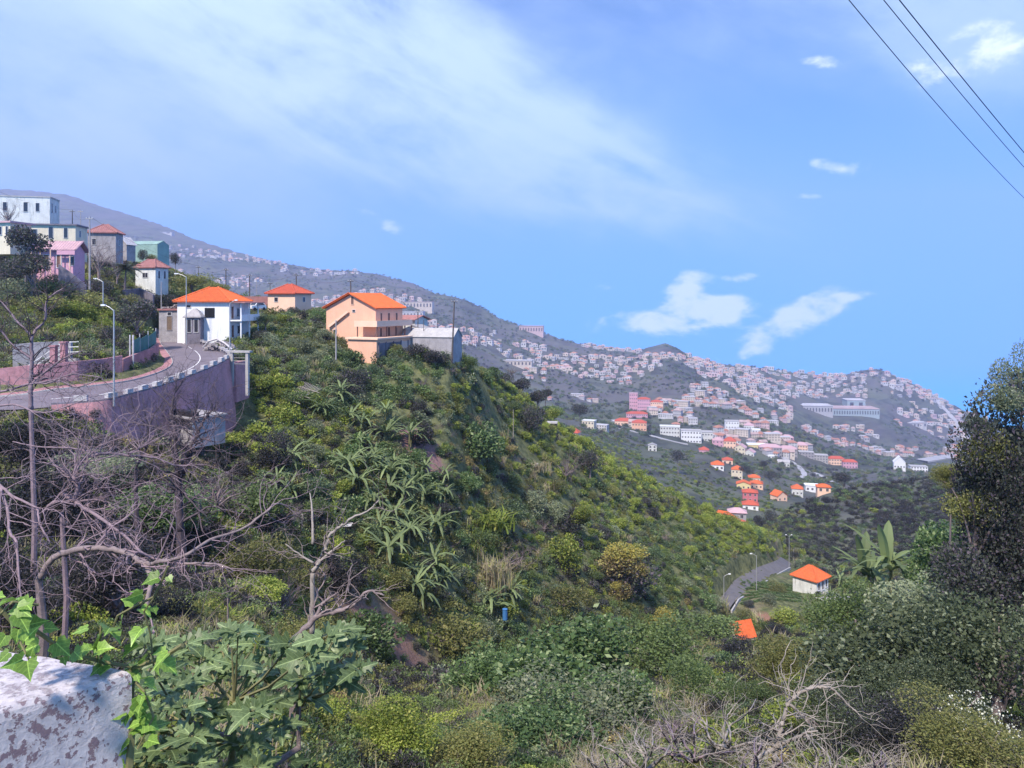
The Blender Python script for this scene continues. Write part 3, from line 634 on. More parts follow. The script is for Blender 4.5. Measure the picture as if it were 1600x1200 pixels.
# valley houses: (corner), w, d, h, turn, roof, rise, wall, roof colour, label, storeys
VH = [
 ((1166, 826, 320), 7, 5, 6.4, -12, 'hip', 1.6, 'greywall', 'pinkroof', 'grey two-storey house with faded pink hip roof at the valley bottom', 2),
 ((1168, 831, 305), 5, 4, 3.0, -12, 'hip', 1.2, 'peachp', 'red', 'low pink wing in front of the grey two-storey house', 1),
 ((1185, 800, 385), 7.5, 6, 3.3, -14, 'hip', 1.8, 'white', 'red', 'white house with red roof just below the crimson house', 1),
 ((1184, 786, 400), 7.5, 6, 5.2, -14, 'hip', 1.4, 'rose', 'red', 'crimson two-storey house with red roof and white windows', 2),
 ((1160, 751, 470), 6.5, 6, 6.5, -20, 'hip', 2.0, 'cream', 'orange', 'cream three-storey house with orange roof at head of the stepped row', 2),
 ((1173, 768, 455), 8, 6, 4.0, -16, 'gable', 1.6, 'yellow', 'orange', 'yellow and cream house in the middle of the stepped row', 1),
 ((1192, 767, 450), 7, 6, 4.0, -16, 'hip', 1.6, 'peachp', 'orange', 'pale peach house with orange roof at the end of the stepped row', 1),
 ((1188, 755, 490), 7, 6, 3.4, -10, 'hip', 1.6, 'cream', 'orange', 'small cream house set just behind the stepped row', 1),
 ((1131, 737, 500), 8, 7, 4.2, -14, 'hip', 2.2, 'white', 'orange', 'isolated white house with orange hip roof above the terraces', 1),
 ((1145, 727, 530), 7, 6, 3.4, -14, 'hip', 1.6, 'peachp', 'red', 'orange roofed annexe behind the isolated white house', 1),
 ((1230, 785, 440), 7, 6, 4, 22, 'gable', 2.6, 'peachp', 'orange', 'orange gabled house alone on the dark slope below the road', 1),
 ((1255, 779, 430), 6, 6, 5.2, -16, 'hip', 2.2, 'dirtywhite', 'orange', 'white house with orange roof half hidden by the dark hill', 1),
 ((1280, 771, 480), 8, 6, 4.6, -12, 'flat', 0, 'white', 'white', 'flat roofed white house at the foot of the dark hill', 1),
 ((1298, 771, 490), 8, 6, 3.8, -12, 'hip', 1.6, 'peachp', 'orange', 'peach house with orange roof next to the flat white house', 1),
 ((1026, 706, 560), 6, 5, 4.4, -10, 'gable', 1.4, 'dirtywhite', 'greyroof', 'tiny pale tower house alone amid the green terraces', 2),
 ((1108, 712, 560), 7, 6, 4.0, -10, 'hip', 2.0, 'pinkr', 'red', 'pink house with red roof above the terraces', 1),
 ((903, 685, 440), 7, 5, 3.0, -24, 'hip', 2.6, 'cream', 'red', 'cream house with red hip roof peeping over the green ridge', 1),
 ((928, 673, 490), 8, 6, 6, -22, 'flat', 0, 'cream', 'dirtywhite', 'stepped cream villa just beyond the green ridge', 2),
 ((988, 668, 700), 16, 9, 5.5, -12, 'hip', 2.4, 'peachp', 'red', 'long peach building with red roof and a row of arches', 1),
 ((1010, 675, 690), 13, 9, 8, -12, 'hip', 2.4, 'peach', 'red', 'peach villa with dark arched openings at the row end', 2),
 ((996, 643, 860), 9, 9, 20, -10, 'flat', 0, 'pinkr', 'pinkroof', 'pink apartment tower at the start of the block', 5),
 ((1016, 645, 860), 14, 9, 15, -10, 'hip', 2, 'pinkr', 'red', 'pink apartment block beside the pink tower', 4),
 ((1036, 645, 870), 14, 9, 12, -10, 'hip', 2, 'peachp', 'red', 'lower peach end of the pink apartment block', 3),
 ((1012, 656, 800), 22, 9, 6, -8, 'hip', 2, 'pinkr', 'red', 'low pink terrace in front of the pink apartments', 2),
 ((1062, 686, 640), 16, 9, 10, -10, 'flat', 0, 'dirtywhite', 'dirtywhite', 'long pale apartment block on the terrace brow', 3),
 ((1096, 694, 620), 16, 9, 10.5, -10, 'flat', 0, 'white', 'concrete', 'white apartment block with few windows beside the road', 3),
 ((1114, 692, 630), 9, 9, 8.5, -10, 'flat', 0, 'dirtywhite', 'concrete', 'pale square block at the end of the white apartments', 2),
 ((1155, 678, 800), 14, 9, 13, -8, 'flat', 0, 'white', 'concrete', 'white framed block with three rows of dark windows', 3),
 ((1178, 680, 810), 10, 8, 10, -14, 'hip', 2.5, 'dirtywhite', 'pinkroof', 'white villa with hip roof behind the framed block', 2),
 ((1188, 684, 790), 8, 8, 8, -14, 'flat', 0, 'white', 'white', 'white cube house beside the hip roofed villa', 2),
 ((1130, 700, 640), 9, 8, 6, -18, 'hip', 2.5, 'pinkr', 'pinkroof', 'rose coloured house with faded roof near the brow', 2),
 ((1150, 703, 640), 10, 8, 7, -16, 'hip', 3, 'peachp', 'red', 'large peach house with bright red roof in the hillside cluster', 2),
 ((1164, 712, 610), 8, 7, 6, -30, 'gable', 2.5, 'cream', 'pinkroof', 'cream gabled house stepping down from the red roofed cluster', 2),
 ((1178, 716, 600), 8, 7, 4, -30, 'gable', 2.5, 'dirtywhite', 'pinkroof', 'low gabled house with chalky roof below the cluster', 1),
 ((1198, 706, 680), 16, 9, 6, -6, 'flat', 0, 'yellow', 'white', 'wide yellow building with bright white flat roof', 1),
 ((1222, 716, 700), 20, 10, 9.5, -10, 'hip', 2.5, 'greywall', 'pinkroof', 'long unfinished grey apartment block with open bays', 3),
 ((1246, 718, 720), 17, 10, 9.5, -12, 'hip', 2.5, 'greywall', 'pinkroof', 'second grey apartment block with rose roof by the curve', 3),
 ((1272, 720, 760), 14, 9, 8, -14, 'flat', 0, 'greywall', 'concrete', 'grey cubic apartments beyond the curved road', 3),
 ((1294, 728, 760), 16, 9, 10, -14, 'flat', 0, 'concrete', 'concrete', 'grey apartments with rows of small windows near the dark tree', 4),
 ((1234, 732, 590), 9, 6, 4.4, -20, 'gablex', 1.6, 'dirtywhite', 'concrete', 'small grey farmhouse inside the road curve', 1),
 ((1210, 718, 640), 5, 4, 3, -10, 'flat', 0, 'white', 'white', 'tiny white cabin on the green shoulder', 1),
 ((1222, 688, 900), 12, 9, 7, -20, 'hip', 3, 'peachp', 'pinkroof', 'peach villa with faded roof on the skyline of the cluster', 2),
 ((1240, 694, 880), 14, 9, 7, -16, 'hip', 3, 'pinkr', 'pinkroof', 'wide pink villa below the skyline villa', 2),
 ((1262, 706, 860), 14, 9, 7, -20, 'hip', 3, 'peachp', 'pinkroof', 'pink roofed row house near the road bend', 2),
 ((1320, 727, 1000), 20, 9, 8, -10, 'hip', 3, 'peachp', 'red', 'bright pink town block at the base of the far hill', 2),
 ((1340, 733, 1020), 18, 9, 9, -10, 'hip', 3, 'pinkr', 'red', 'rosy town block where the far slope begins', 2),
 ((1415, 738, 1150), 16, 12, 14, -20, 'gable', 9, 'white', 'white', 'white building with tall pointed gable above the dark ridge', 1),
 ((1450, 738, 1150), 24, 12, 8, -10, 'flat', 0, 'white', 'concrete', 'broad white block beside the pointed gable building', 2),
]
def seat(px, py, D):
    """the point on the land at this bearing nearest to that row and distance"""
    c = P(px, py, D); return Hs(c.x, c.y) - c.z
for c, w, d, h, th, rf, rh, wl, rmn, lab, fl in VH:
    D_ = hit(c[0], c[1] - 1, max(262, c[2] * .6), c[2] * 2.2) or c[2]; k_ = D_ / c[2]; c = (c[0], c[1], D_); w, d, h, rh = w * k_, d * k_, h * k_, rh * k_
    house('apartment_block' if 'block' in lab or 'apartments' in lab else 'house', lab, c, w, d, h, th, rf, rh, wl, rmn, (), .4, 0, None, 'building' if ('block' in lab or 'building' in lab) else 'house', (fl, 2.6 if c[2] < 620 else 3.3, 1.0 if c[2] < 620 else 1.5, 1.2 if c[2] < 620 else 1.6), below=3)
# retaining and garden walls
def wall_line(name, label, pts, t, h, mat, cat='wall', below=2.0):
    m = MB(); q = [P(*p_) for p_ in pts]
    for a, b_ in zip(q[:-1], q[1:]):
        n_ = Vector((b_.y - a.y, a.x - b_.x, 0)).normalized() * t / 2; U = Vector((0, 0, h)); B_ = Vector((0, 0, -below))
        m.add([a - n_ + B_, b_ - n_ + B_, b_ - n_ + U, a - n_ + U, a + n_ + B_, b_ + n_ + B_, b_ + n_ + U, a + n_ + U], [(0, 1, 2, 3), (7, 6, 5, 4), (3, 2, 6, 7), (0, 3, 7, 4), (1, 5, 6, 2)])
    e = empty(name, (0, 0, 0), 0, label, cat); m.build('wall', M[mat], e); return e
wall_line('garden_wall', 'sloping violet grey wall below the pink house porch', [(92, 414, 118), (112, 428, 118), (135, 447, 118)], .3, .1, 'darkwall', below=2.8)
e_ = wall_line('garden_wall', 'low wall stepping down from palm to cottage', [(190, 455, 133), (218, 452, 136), (240, 462, 134)], .3, .2, 'darkwall')
wall_line('retaining_wall', 'low pink garden wall beside the road approach', [(-40, 622, 79), (0, 615, 79.2), (60, 608, 80.5), (120, 602, 83), (160, 597, 86), (190, 591, 88)], .35, 2.6, 'pinkwall', below=1)
wall_line('retaining_wall', 'pale stained wall under the green screen fence', [(190, 591, 88.4), (212, 581, 93), (236, 571, 99), (246, 562, 104)], .35, 2.2, 'redearth', below=1)
wall_line('garden_wall', 'tall mottled wall behind the garden steps', [(20, 594, 84), (56, 590, 85), (92, 588, 86), (112, 588, 86)], .4, 3.9, 'greywall')
for k, (px, py, D, hh) in enumerate([(84, 600, 83, 4.0), (100, 600, 83, 4.4)]):
    o = MB(); o.box(-.28, .28, -.28, .28, -1, hh); o.box(-.36, .36, -.36, .36, hh + .002, hh + .2)
    tag(o.build('gate_pier', M['pinkwall'], None, False, P(px, py, D)), 'square pink gate pier by the garden steps, the %s one' % ('taller' if k else 'shorter'), 'pier')
# garden steps with railings
e = empty('garden_stair', P(62, 600, 82), R(8), 'steep garden stair with three pale rails climbing from the road', 'stair')
for k in range(9): part(e, 'step', 'concrete', lambda m: m.box(-.9 + k * .25, .9 + k * .25, k * .3, k * .3 + .31, -.8, .1 + k * .3))
for q in (0, .55, 1.1): part(e, 'rail', 'lampwhite', lambda m: m.tube([(-1.2, -.1, .8 + q), (1.3, 2.4, 3.2 + q), (2.9, 2.5, 3.25 + q)], .04, 5))
# green netting fence
e = empty('screen_fence', (0, 0, 0), 0, 'blue-green shade net fence along the inside of the bend', 'fence')
fp = [P(208, 574, 93), P(219, 570, 96), P(232, 564, 100), P(244, 557, 105)]
for a, b_ in zip(fp[:-1], fp[1:]):
    part(e, 'net_panel', 'bluegreen', lambda m: m.slab([a + Vector((0, 0, .2)), b_ + Vector((0, 0, .2)), b_ + Vector((0, 0, 3.5)), a + Vector((0, 0, 3.2))], .03))
for q in fp: part(e, 'post', 'concrete', lambda m: m.tube([q + Vector((0, -.1, -.5)), q + Vector((0, -.1, 3.9))], .07, 6))
for k, px in enumerate((203, 208)):
    a = P(px, 584, 91); o = MB(); o.tube([a, a + Vector((0, 0, 4.6))], .1 if k else .08, 6); tag(o.build('fence_post', M['capblock']), 'bare pale post beside the green netting, %s' % ('the thicker' if k else 'the thinner'), 'post')
# concrete gateway and parapet building at the bend
e = empty('gateway', P(378, 570, 101), R(-10), 'concrete gateway with two pale pillars at the stair head', 'gateway')
for xx in (-1.6, .6): part(e, 'pillar', 'concrete', lambda m: m.box(xx, xx + .38, -.2, .2, -4, 1.6))
part(e, 'lintel', 'concrete', lambda m: m.box(-1.9, 1.25, -.3, .5, 1.602, 1.85))
part(e, 'railing', 'metal', lambda m: [m.tube([(-1.2, 0, z), (.6, 0, z)], .03, 4) for z in (.1, .5, .9, 1.3)])
# carport below the wall
e = empty('garage', P(298, 672, 84), R(-34), 'low grey garage under the wall with black tarpaulin on its edge', 'garage')
part(e, 'wall', 'greywall', lambda m: m.box(-2.6, 2.6, -1.5, 2.5, -1.5, 1.6))
part(e, 'roof', 'greyroof', lambda m: m.box(-2.9, 2.9, -1.8, 2.6, 1.602, 1.78))
part(e, 'tarpaulin', 'black', lambda m: (m.box(-2.7, 2.4, -1.5, -.6, 1.782, 2.25), m.box(-2.95, 2.6, -1.95, -1.802, 1.0, 1.5)))
part(e, 'opening', 'black', lambda m: m.box(-2.2, -.4, -1.56, -1.502, -1.2, 1.1))
# rubble heap with sheeting beside the road
e = empty('rubble_heap', P(345, 548, 113), R(-25), 'heap of stones under torn pale sheeting beside the road', 'heap')
part(e, 'stones', 'rock', lambda m: rubble(m, 160, 2.8, 1.6, lambda x, y: max(0, 1.5 - .25 * (x * x + y * y)) - .1, .24), 'stuff')
part(e, 'sheeting', 'capblock', lambda m: m.tube([(-2.9, -.6, .4), (-1.5, -.8, 1.4), (0, -.7, 1.75), (1.6, -.8, 1.2), (2.9, -.7, .3)], .16, 5))
# timber frame (bean trellis) on the slope
e = empty('trellis', ground(455, 108), R(-38), 'row of thin leaning cane poles laid over the slope', 'trellis')
for k in range(11):
    part(e, 'cane', 'barkpale', lambda m: m.tube([(-3.5 + k * .55, -.3 - k * .12, .3), (-3.0 + k * .6, 4.4 - k * .15, 2.3 - k * .05)], .045, 4))
for yy in (0, 1.6, 3.2): part(e, 'cross_cane', 'barkpale', lambda m: m.tube([(-4.2, yy, .7 + yy * .38), (4.2, yy - 1.6, .2 + yy * .38)], .05, 4))
# field shed, tank and hut on the slope
house('shed', 'black field shed with pale lid roof on the green ridge', (870, 673, 178), 2.7, 2.2, 1.6, -6, 'flat', 0, 'black', 'concrete', (), .12, 0, cat='shed')
e = house('water_tank', 'square concrete water tank topped by reeds on the mid slope', (838, 752, 148), 4.3, 3, 2.6, -8, 'flat', 0, 'concrete', 'concrete', (), .05, 0, cat='tank')
part(e, 'pipe', 'barkpale', lambda m: m.tube([(.3, -1.6, -1), (.3, -1.6, 2.8)], .07, 5))
o = MB(); o.box(-.5, .5, -.5, .5, -1, 1.5); o.box(-.62, .62, -.62, .62, 1.502, 1.6)
tag(o.build('pump_hut', M['darkwall'], None, False, P(755, 737, 146)), 'tiny dark pump hut beside the round green tree', 'hut')
o = MB(); o.tube([(0, 0, 0), (0, 0, 1.1)], .26, 12); o.tube([(0, 0, 1.102), (0, 0, 1.16)], .29, 12)
tag(o.build('barrel', M['bluebin'], None, False, P(789, 968, 84)), 'blue plastic barrel standing under the banana plants', 'barrel')
o = MB(); o.box(-2.6, 2.6, 0, .3, -2, 1.6); tag(o.build('garden_wall', M['greywall'], None, False, P(1172, 1068, 66), R(12)), 'grey block wall glimpsed behind the orange bush', 'wall')
o = MB(); o.box(-2.1, 2.1, 0, .3, -2, 1.5); tag(o.build('garden_wall', M['concrete'], None, False, P(1222, 1080, 62), R(-20)), 'paler wall panel turned away behind the orange bush', 'wall')
o = MB(); o.slab([(-.7, 0, 0), (.7, .1, .1), (.75, .9, .25), (-.6, .8, .2)], .03); tag(o.build('tin_sheet', M['concrete'], None, False, ground(538, hit(538, 838, 30, 120)) + Vector((0, 0, .9))), 'pale corrugated sheet lying among the scrub', 'sheet')
wall_line('garden_wall', 'low pale stone wall edging the valley lane', [(1143, 958, 160), (1154, 940, 166), (1184, 920, 182), (1209, 903, 198), (1235, 889, 215)], .3, .55, 'concrete', below=1.2)
# ---------------------------------------------------------------- car
e = empty('parked_car', P(400, 485, 142), R(-24), 'small white car parked nose out beside the white house', 'car')
part(e, 'body', 'car', lambda m: (m.add([(-.8, -1.9, .35), (.8, -1.9, .35), (.8, 1.9, .35), (-.8, 1.9, .35), (-.78, -1.9, .85), (.78, -1.9, .85), (.78, 1.85, .95), (-.78, 1.85, .95)], [(3, 2, 1, 0), (4, 5, 6, 7), (0, 1, 5, 4), (1, 2, 6, 5), (2, 3, 7, 6), (3, 0, 4, 7)]),
    m.add([(-.76, -1.0, .93), (.76, -1.0, .93), (.76, 1.75, .93), (-.76, 1.75, .93), (-.6, -.35, 1.45), (.6, -.35, 1.45), (.6, 1.3, 1.45), (-.6, 1.3, 1.45)], [(3, 2, 1, 0), (4, 5, 6, 7), (0, 1, 5, 4), (1, 2, 6, 5), (2, 3, 7, 6), (3, 0, 4, 7)])))
part(e, 'windscreen', 'glass', lambda m: m.slab([(-.62, -.93, .98), (.62, -.93, .98), (.53, -.43, 1.38), (-.53, -.43, 1.38)], -.03))
for s_ in (-1, 1):
    part(e, 'side_window', 'glass', lambda m: m.slab([(s_ * .765, -.7, 1.0), (s_ * .765, 1.5, 1.0), (s_ * .64, 1.15, 1.38), (s_ * .64, -.3, 1.38)], -.02 * s_))
    part(e, 'headlight', 'lampwhite', lambda m: m.box(s_ * .6 - .14, s_ * .6 + .14, -1.93, -1.9, .6, .75))
    for yy in (-1.2, 1.2): part(e, 'wheel', 'black', lambda m: m.tube([(s_ * .7, yy, .3), (s_ * .86, yy, .3)], .3, 12))
# ---------------------------------------------------------------- street lamps and poles
def lamp(px, py0, py1, D, arm, label, two=False, mat='metal'):
    b0 = P(px, py0, D); h = (py0 - py1) / F * D; e = empty('street_lamp', b0, 0, label, 'street lamp', 'street lamps along the roads')
    part(e, 'pole', mat, lambda m: m.tube([(0, 0, -.6), (0, 0, h)], [.1, .06], 8))
    for s_ in ((arm, -arm * .8) if two else (arm,)):
        part(e, 'arm', mat, lambda m: m.tube([(0, 0, h - .1), (s_ * .5, 0, h + .22), (s_, 0, h + .42)], .045, 6))
        part(e, 'lamp_head', 'lampwhite', lambda m: m.box(min(s_, s_ * 1.5), max(s_, s_ * 1.5), -.14, .14, h + .36, h + .52))
lamp(178, 625, 484, 73, -.8, 'tall grey street lamp standing against the crenellated wall')
lamp(359, 572, 474, 103, .7, 'slim lamp post rising from the stair pier')
lamp(291, 532, 432, 118, -1.2, 'street lamp in front of the ruined cottage')
lamp(161, 470, 440, 112, -.9, 'short lamp on the hillside path under the palm')
lamp(1182, 922, 868, 176, -1.0, 'slim street lamp midway along the valley lane')
lamp(1233, 889, 838, 215, -.7, 'double-headed street lamp at the far end of the lane', True)
lamp(1131, 938, 900, 168, 1.0, 'short lamp where the lane meets the terraces')
def pole(px, py0, py1, D, label, r_=.11, mat='pole', cross=True, lean=0):
    b0 = P(px, py0, D); h = (py0 - py1) / F * D; e = empty('utility_pole', b0, 0, label, 'utility pole', 'utility poles on the hillside')
    part(e, 'shaft', mat, lambda m: m.tube([(0, 0, -1.2), (lean, 0, h)], [r_ * 1.3, r_ * .8], 7))
    if cross:
        part(e, 'crossarm', mat, lambda m: m.box(-.55 + lean, .55 + lean, -.15, -.05, h - .45, h - .33))
        for x in (-.45, 0, .45): part(e, 'insulator', 'lampwhite', lambda m: m.tube([(x + lean, -.1, h - .33), (x + lean, -.1, h - .15)], .04, 6))
    return b0 + Vector((lean, 0, h))
T1 = pole(706, 556, 468, 130, 'tallest dark pole at the corner of the grey warehouse', .13, lean=.45)
T2 = pole(548, 470, 436, 140, 'dark pole rising behind the peach gable roof')
T3 = pole(463, 462, 428, 158, 'dark pole behind the low peach bungalow')
T4 = pole(390, 475, 428, 160, 'dark pole above the red garden wall')
T5 = pole(353, 452, 419, 165, 'dark pole just above the white house roof')
T6 = pole(422, 470, 440, 165, 'short pole beside the bungalow roof edge', .07)
T7 = pole(310, 450, 415, 172, 'thin pole on the brow above the ruined cottage', .07)
T8 = pole(140, 440, 338, 118, 'tall grey pole standing before the tower house', .12, 'polegrey')
T9 = pole(113, 378, 328, 168, 'dark pole behind the flat roofed grey house', .1)
T10 = pole(126, 402, 328, 165, 'slender pole between grey house and tower', .08, 'polegrey')
T11 = pole(653, 524, 484, 138, 'brown pole in front of the white outbuilding', .08)
T12 = pole(662, 538, 500, 136, 'thin pole beside the low gabled shed', .06, 'pole', False)
T13 = pole(683, 540, 500, 140, 'thin pole standing over the warehouse roof', .06, 'pole', False)
T14 = pole(525, 550, 500, 120, 'grey concrete post below the peach house wall', .1, 'polegrey', False)
T15 = pole(1111, 818, 793, 255, 'short pole beside the broad orange roof', .09, 'pole', False)
T16 = pole(252, 478, 440, 130, 'slim grey post below the whitewashed cottage', .07, 'polegrey', False)
T17 = pole(802, 690, 640, 150, 'bare dead pole standing in the mid slope scrub', .07, 'barkpale', False)
T18 = pole(401, 470, 432, 175, 'faint thin pole beyond the parked car', .06, 'polegrey', False)
T19 = pole(1240, 880, 858, 240, 'small post on the bank above the valley house', .06, 'polegrey', False)
def cable(name, a, b_, sag, r_, label, grp=None, mat='pole'):
    m = MB(); n_ = 22; m.tube([a.lerp(b_, i / n_) + Vector((0, 0, -4 * sag * (i / n_) * (1 - i / n_))) for i in range(n_ + 1)], r_, 4)
    return tag(m.build(name, M[mat]), label, 'cable', grp)
cable('power_cable', P(1180, -180, 12), P(1700, 390, 44), .7, .011, 'lowest thin cable of the three crossing the sky corner', 'cables crossing the sky')
cable('power_cable', P(1220, -200, 12), P(1760, 420, 46), .55, .011, 'middle cable of the three crossing the sky corner', 'cables crossing the sky')
cable('power_cable', P(1262, -180, 12), P(1790, 445, 46), .4, .013, 'highest and darkest cable crossing the sky corner', 'cables crossing the sky')
g_ = 'wires between the hillside poles'
for a, b_, l_ in ((T1, T2, 'thin wire from the tallest pole to the gable pole'), (T2, T3, 'thin wire between gable pole and bungalow pole'), (T3, T4, 'thin wire from bungalow pole to red wall pole'), (T4, T5, 'thin wire between red wall pole and roof pole'),
                  (T5, T7, 'thin wire over the brow above the cottage'), (T7, T8, 'long sagging wire from brow to grey pole'), (T8, T9, 'thin wire from grey pole to flat roof pole'), (T9, P(-30, 285, 150), 'thin wire rising past the highest white house')):
    cable('wire', a, b_, 1.2, .018, l_, g_)
cable('wire', T8, P(160, 445, 116), .1, .012, 'stay wire slanting from grey pole toward the palm', g_, 'metal')
# ---------------------------------------------------------------- visibility of a point on the land from the road
_pxs = np.arange(-40, 1641, 4.0); _Ds = np.geomspace(20, 6400, 300)
_XX = (_pxs[:, None] - 800) / F * _Ds[None]; _el = H(_XX.ravel(), np.broadcast_to(_Ds, _XX.shape).ravel()).reshape(_XX.shape) / _Ds[None]
_mx = np.maximum.accumulate(_el, 1)
def seen(px, D, z, marg=0.0):
    i = np.clip(((px + 40) / 4).astype(int), 0, len(_pxs) - 1); j = np.clip(np.searchsorted(_Ds, D * .985) - 1, 0, len(_Ds) - 1)
    return z / D > _mx[i, j] - marg / F
# ---------------------------------------------------------------- the town on the far slopes
def town_samples(n, D0, D1, seed):
    r = np.random.default_rng(seed); px = r.uniform(-10, 1545, n); D = np.exp(r.uniform(math.log(D0), math.log(D1), n)); x = (px - 800) / F * D; z = H(x, D)
    return px, D, x, z
pale = ['white', 'dirtywhite', 'cream', 'peachp', 'pinkr', 'yellow']
FW = {'white': plain('far white walls', (.52, .51, .54), .9, .3, .02), 'cream': plain('far cream walls', (.58, .50, .45), .9, .25, .02), 'pink': plain('far pink walls', (.58, .42, .45), .9, .2, .02), 'grey': plain('far grey walls', (.42, .41, .45), .9, .1, .02)}
FW['hall'] = plain('far hall cladding', (.34, .41, .46), .9, .1, .02)
FR = {'terracotta': plain('far terracotta roofs', (.42, .20, .15), .9, .3, .02), 'faded': plain('far faded roofs', (.44, .32, .32), .9, .3, .02), 'white': plain('far white roofs', (.50, .48, .52), .9, .3, .02)}
fd = plain('far dark openings', (.06, .06, .08), .6, .1, .02)
def far_house(w, d, h, kind, wall, roof, nm='house'):
    m = MB(); m.box(-w / 2, w / 2, -d / 2, d / 2, -4, h); wl = m.mesh('wall', FW[wall])
    r_ = MB()
    if kind == 'flat': r_.box(-w / 2 - .2, w / 2 + .2, -d / 2 - .2, d / 2 + .2, h + .01, h + .5)
    else:
        for f in roof_faces(w, d, h + .05, d * .3, kind, .5): r_.slab(f, .2)
    wi = MB(); nf = max(1, round(h / 3))
    for f_ in range(nf):
        z = h / nf * (f_ + .55)
        for k in range(max(2, int(w / 3))):
            u = w * ((k + .5) / max(2, int(w / 3)) - .5); wi.box(u - .6, u + .6, -d / 2 - .06, -d / 2 - .004, z - .7, z + .7)
        for k in range(2):
            u = d * ((k + .5) / 2 - .5); wi.box(w / 2 + .004, w / 2 + .06, u - .6, u + .6, z - .7, z + .7)
    return wl, r_.mesh('roof', FR[roof]), wi.mesh('window_openings', fd)
protos = []
for (w, d, h, k, wl, rf, desc) in [(11, 9, 6, 'hip', 'white', 'terracotta', 'white hip roofed house'), (9, 8, 3.5, 'hip', 'white', 'terracotta', 'low white hip roofed house'), (12, 9, 6.5, 'flat', 'white', 'white', 'boxy white house'),
        (14, 9, 6, 'gablex', 'cream', 'faded', 'cream gabled house'), (10, 9, 6.5, 'hip', 'pink', 'terracotta', 'pink terracotta roofed house'), (17, 10, 9, 'flat', 'cream', 'white', 'broad cream apartment building'),
        (22, 10, 5, 'flat', 'white', 'white', 'long low white building'), (12, 10, 7, 'hip', 'grey', 'faded', 'grey hip roofed house')]:
    protos.append((far_house(w, d, h, k, wl, rf), desc, w))
LM = [(1040, 560, 60, 'below the small conical hill'), (1318, 640, 110, 'around the long pale industrial hall'), (1372, 600, 70, 'on the slope of the rounded hill'), (1470, 640, 60, 'beside the highway descending the end slope'), (660, 480, 70, 'behind the peach gabled house'), (760, 520, 60, 'under the pointed grey summit'),
      (1340, 735, 60, 'in the rosy town under the far hill'), (1420, 740, 60, 'near the pointed white gable'), (880, 600, 60, 'just beyond the scrubby green ridge'), (1000, 630, 70, 'around the pink apartment blocks'), (1150, 670, 80, 'above the white framed block'), (1230, 690, 60, 'above the curved road'), (550, 470, 80, 'between bungalow roof and gable pole'), (430, 440, 60, 'above the low peach bungalow'),
      (1120, 600, 60, 'mid slope between cone and hall'), (900, 550, 60, 'along the skyline under the summit'), (1200, 600, 60, 'on the skyline between cone and rounded hill'), (1450, 700, 60, 'on the terraces under the highway'), (330, 420, 60, 'high above the orange hip roof')]
def place_words(px, py):
    return min(LM, key=lambda l: math.hypot((px - l[0]) / l[2], (py - l[1]) / l[2] * 1.6))[3]
px, D, x, z = town_samples(90000, 640, 3900, 11)
py = HZ - z / D * F
dens = tri_noise(x, D, 260, 21) * .9 + tri_noise(x, D, 90, 22) * .8 + tri_noise(z * 4, px * 0, 120, 23) * .5
rad = np.where(D > 2300, .05, .0)
keep = seen(px, D, z, 1.0) & (dens > .02 + rad) & (D > np.interp(px, [700, 900, 1000, 1100, 1200, 1300, 1500], [1000, 720, 850, 850, 900, 1050, 1150])) & (py < 752)
keep &= ~((D < 1300) & (tri_noise(x, D, 60, 41) < .1)) & ~((D < 1300) & (py > 700) & (px < 1180))
keep &= ~((D < 1500) & (rng.random(len(px)) > .5))
thin_ = tri_noise(x, D, 35, 71) > -.22; keep &= thin_
keep &= ~((px < 300) & (D > 3000) & (rng.random(len(px)) > .12)) & ~((px < 560) & (D > 3100) & (rng.random(len(px)) > .4)) & ~((D > 2650) & (px > 560) & (px < 760) & (py < 462))
keep &= ~((np.abs(px - 1040) < 40) & (py < 556)) & ~((np.abs(px - 1370) < 50) & (py < 600) & (rng.random(len(px)) > .2)) & ~((px > 1235) & (px < 1400) & (py > 622) & (py < 662))
idx = np.where(keep)[0]; cell = {}; chosen = []
for i in idx:
    s_ = 14 + D[i] * .003; kx, ky = int(x[i] // s_), int(D[i] // (s_ * 1.25))
    if (kx, ky) in cell: continue
    cell[(kx, ky)] = 1; chosen.append(i)
for (vx, vy) in (): pass
chosen.sort(key=lambda i: D[i]); print('town houses', len(chosen))
hr_ = random.Random(5)
for i in chosen[:270]:
    (wl, rf, wi), desc, w = protos[hr_.choice([0, 0, 1, 1, 2, 3, 4, 4, 5, 6, 7])]
    rz_ = hr_.uniform(-40, 25); s_ = hr_.uniform(.75, 1.2); desc = ('larger ' if s_ > 1.07 else 'smaller ' if s_ < .88 else '') + ('sideways ' if rz_ < -22 else 'turned ' if rz_ > 8 else '') + desc
    e = empty('town_house', (x[i], D[i], z[i] + 1.0), R(rz_), desc + ' ' + place_words(px[i], py[i]), 'house', 'houses of the town on the far slopes')
    e.scale = (s_, s_, s_ * hr_.uniform(.8, 1.2))
    link('wall', wl, e); link('roof', rf, e); link('window_openings', wi, e)['kind'] = 'stuff'
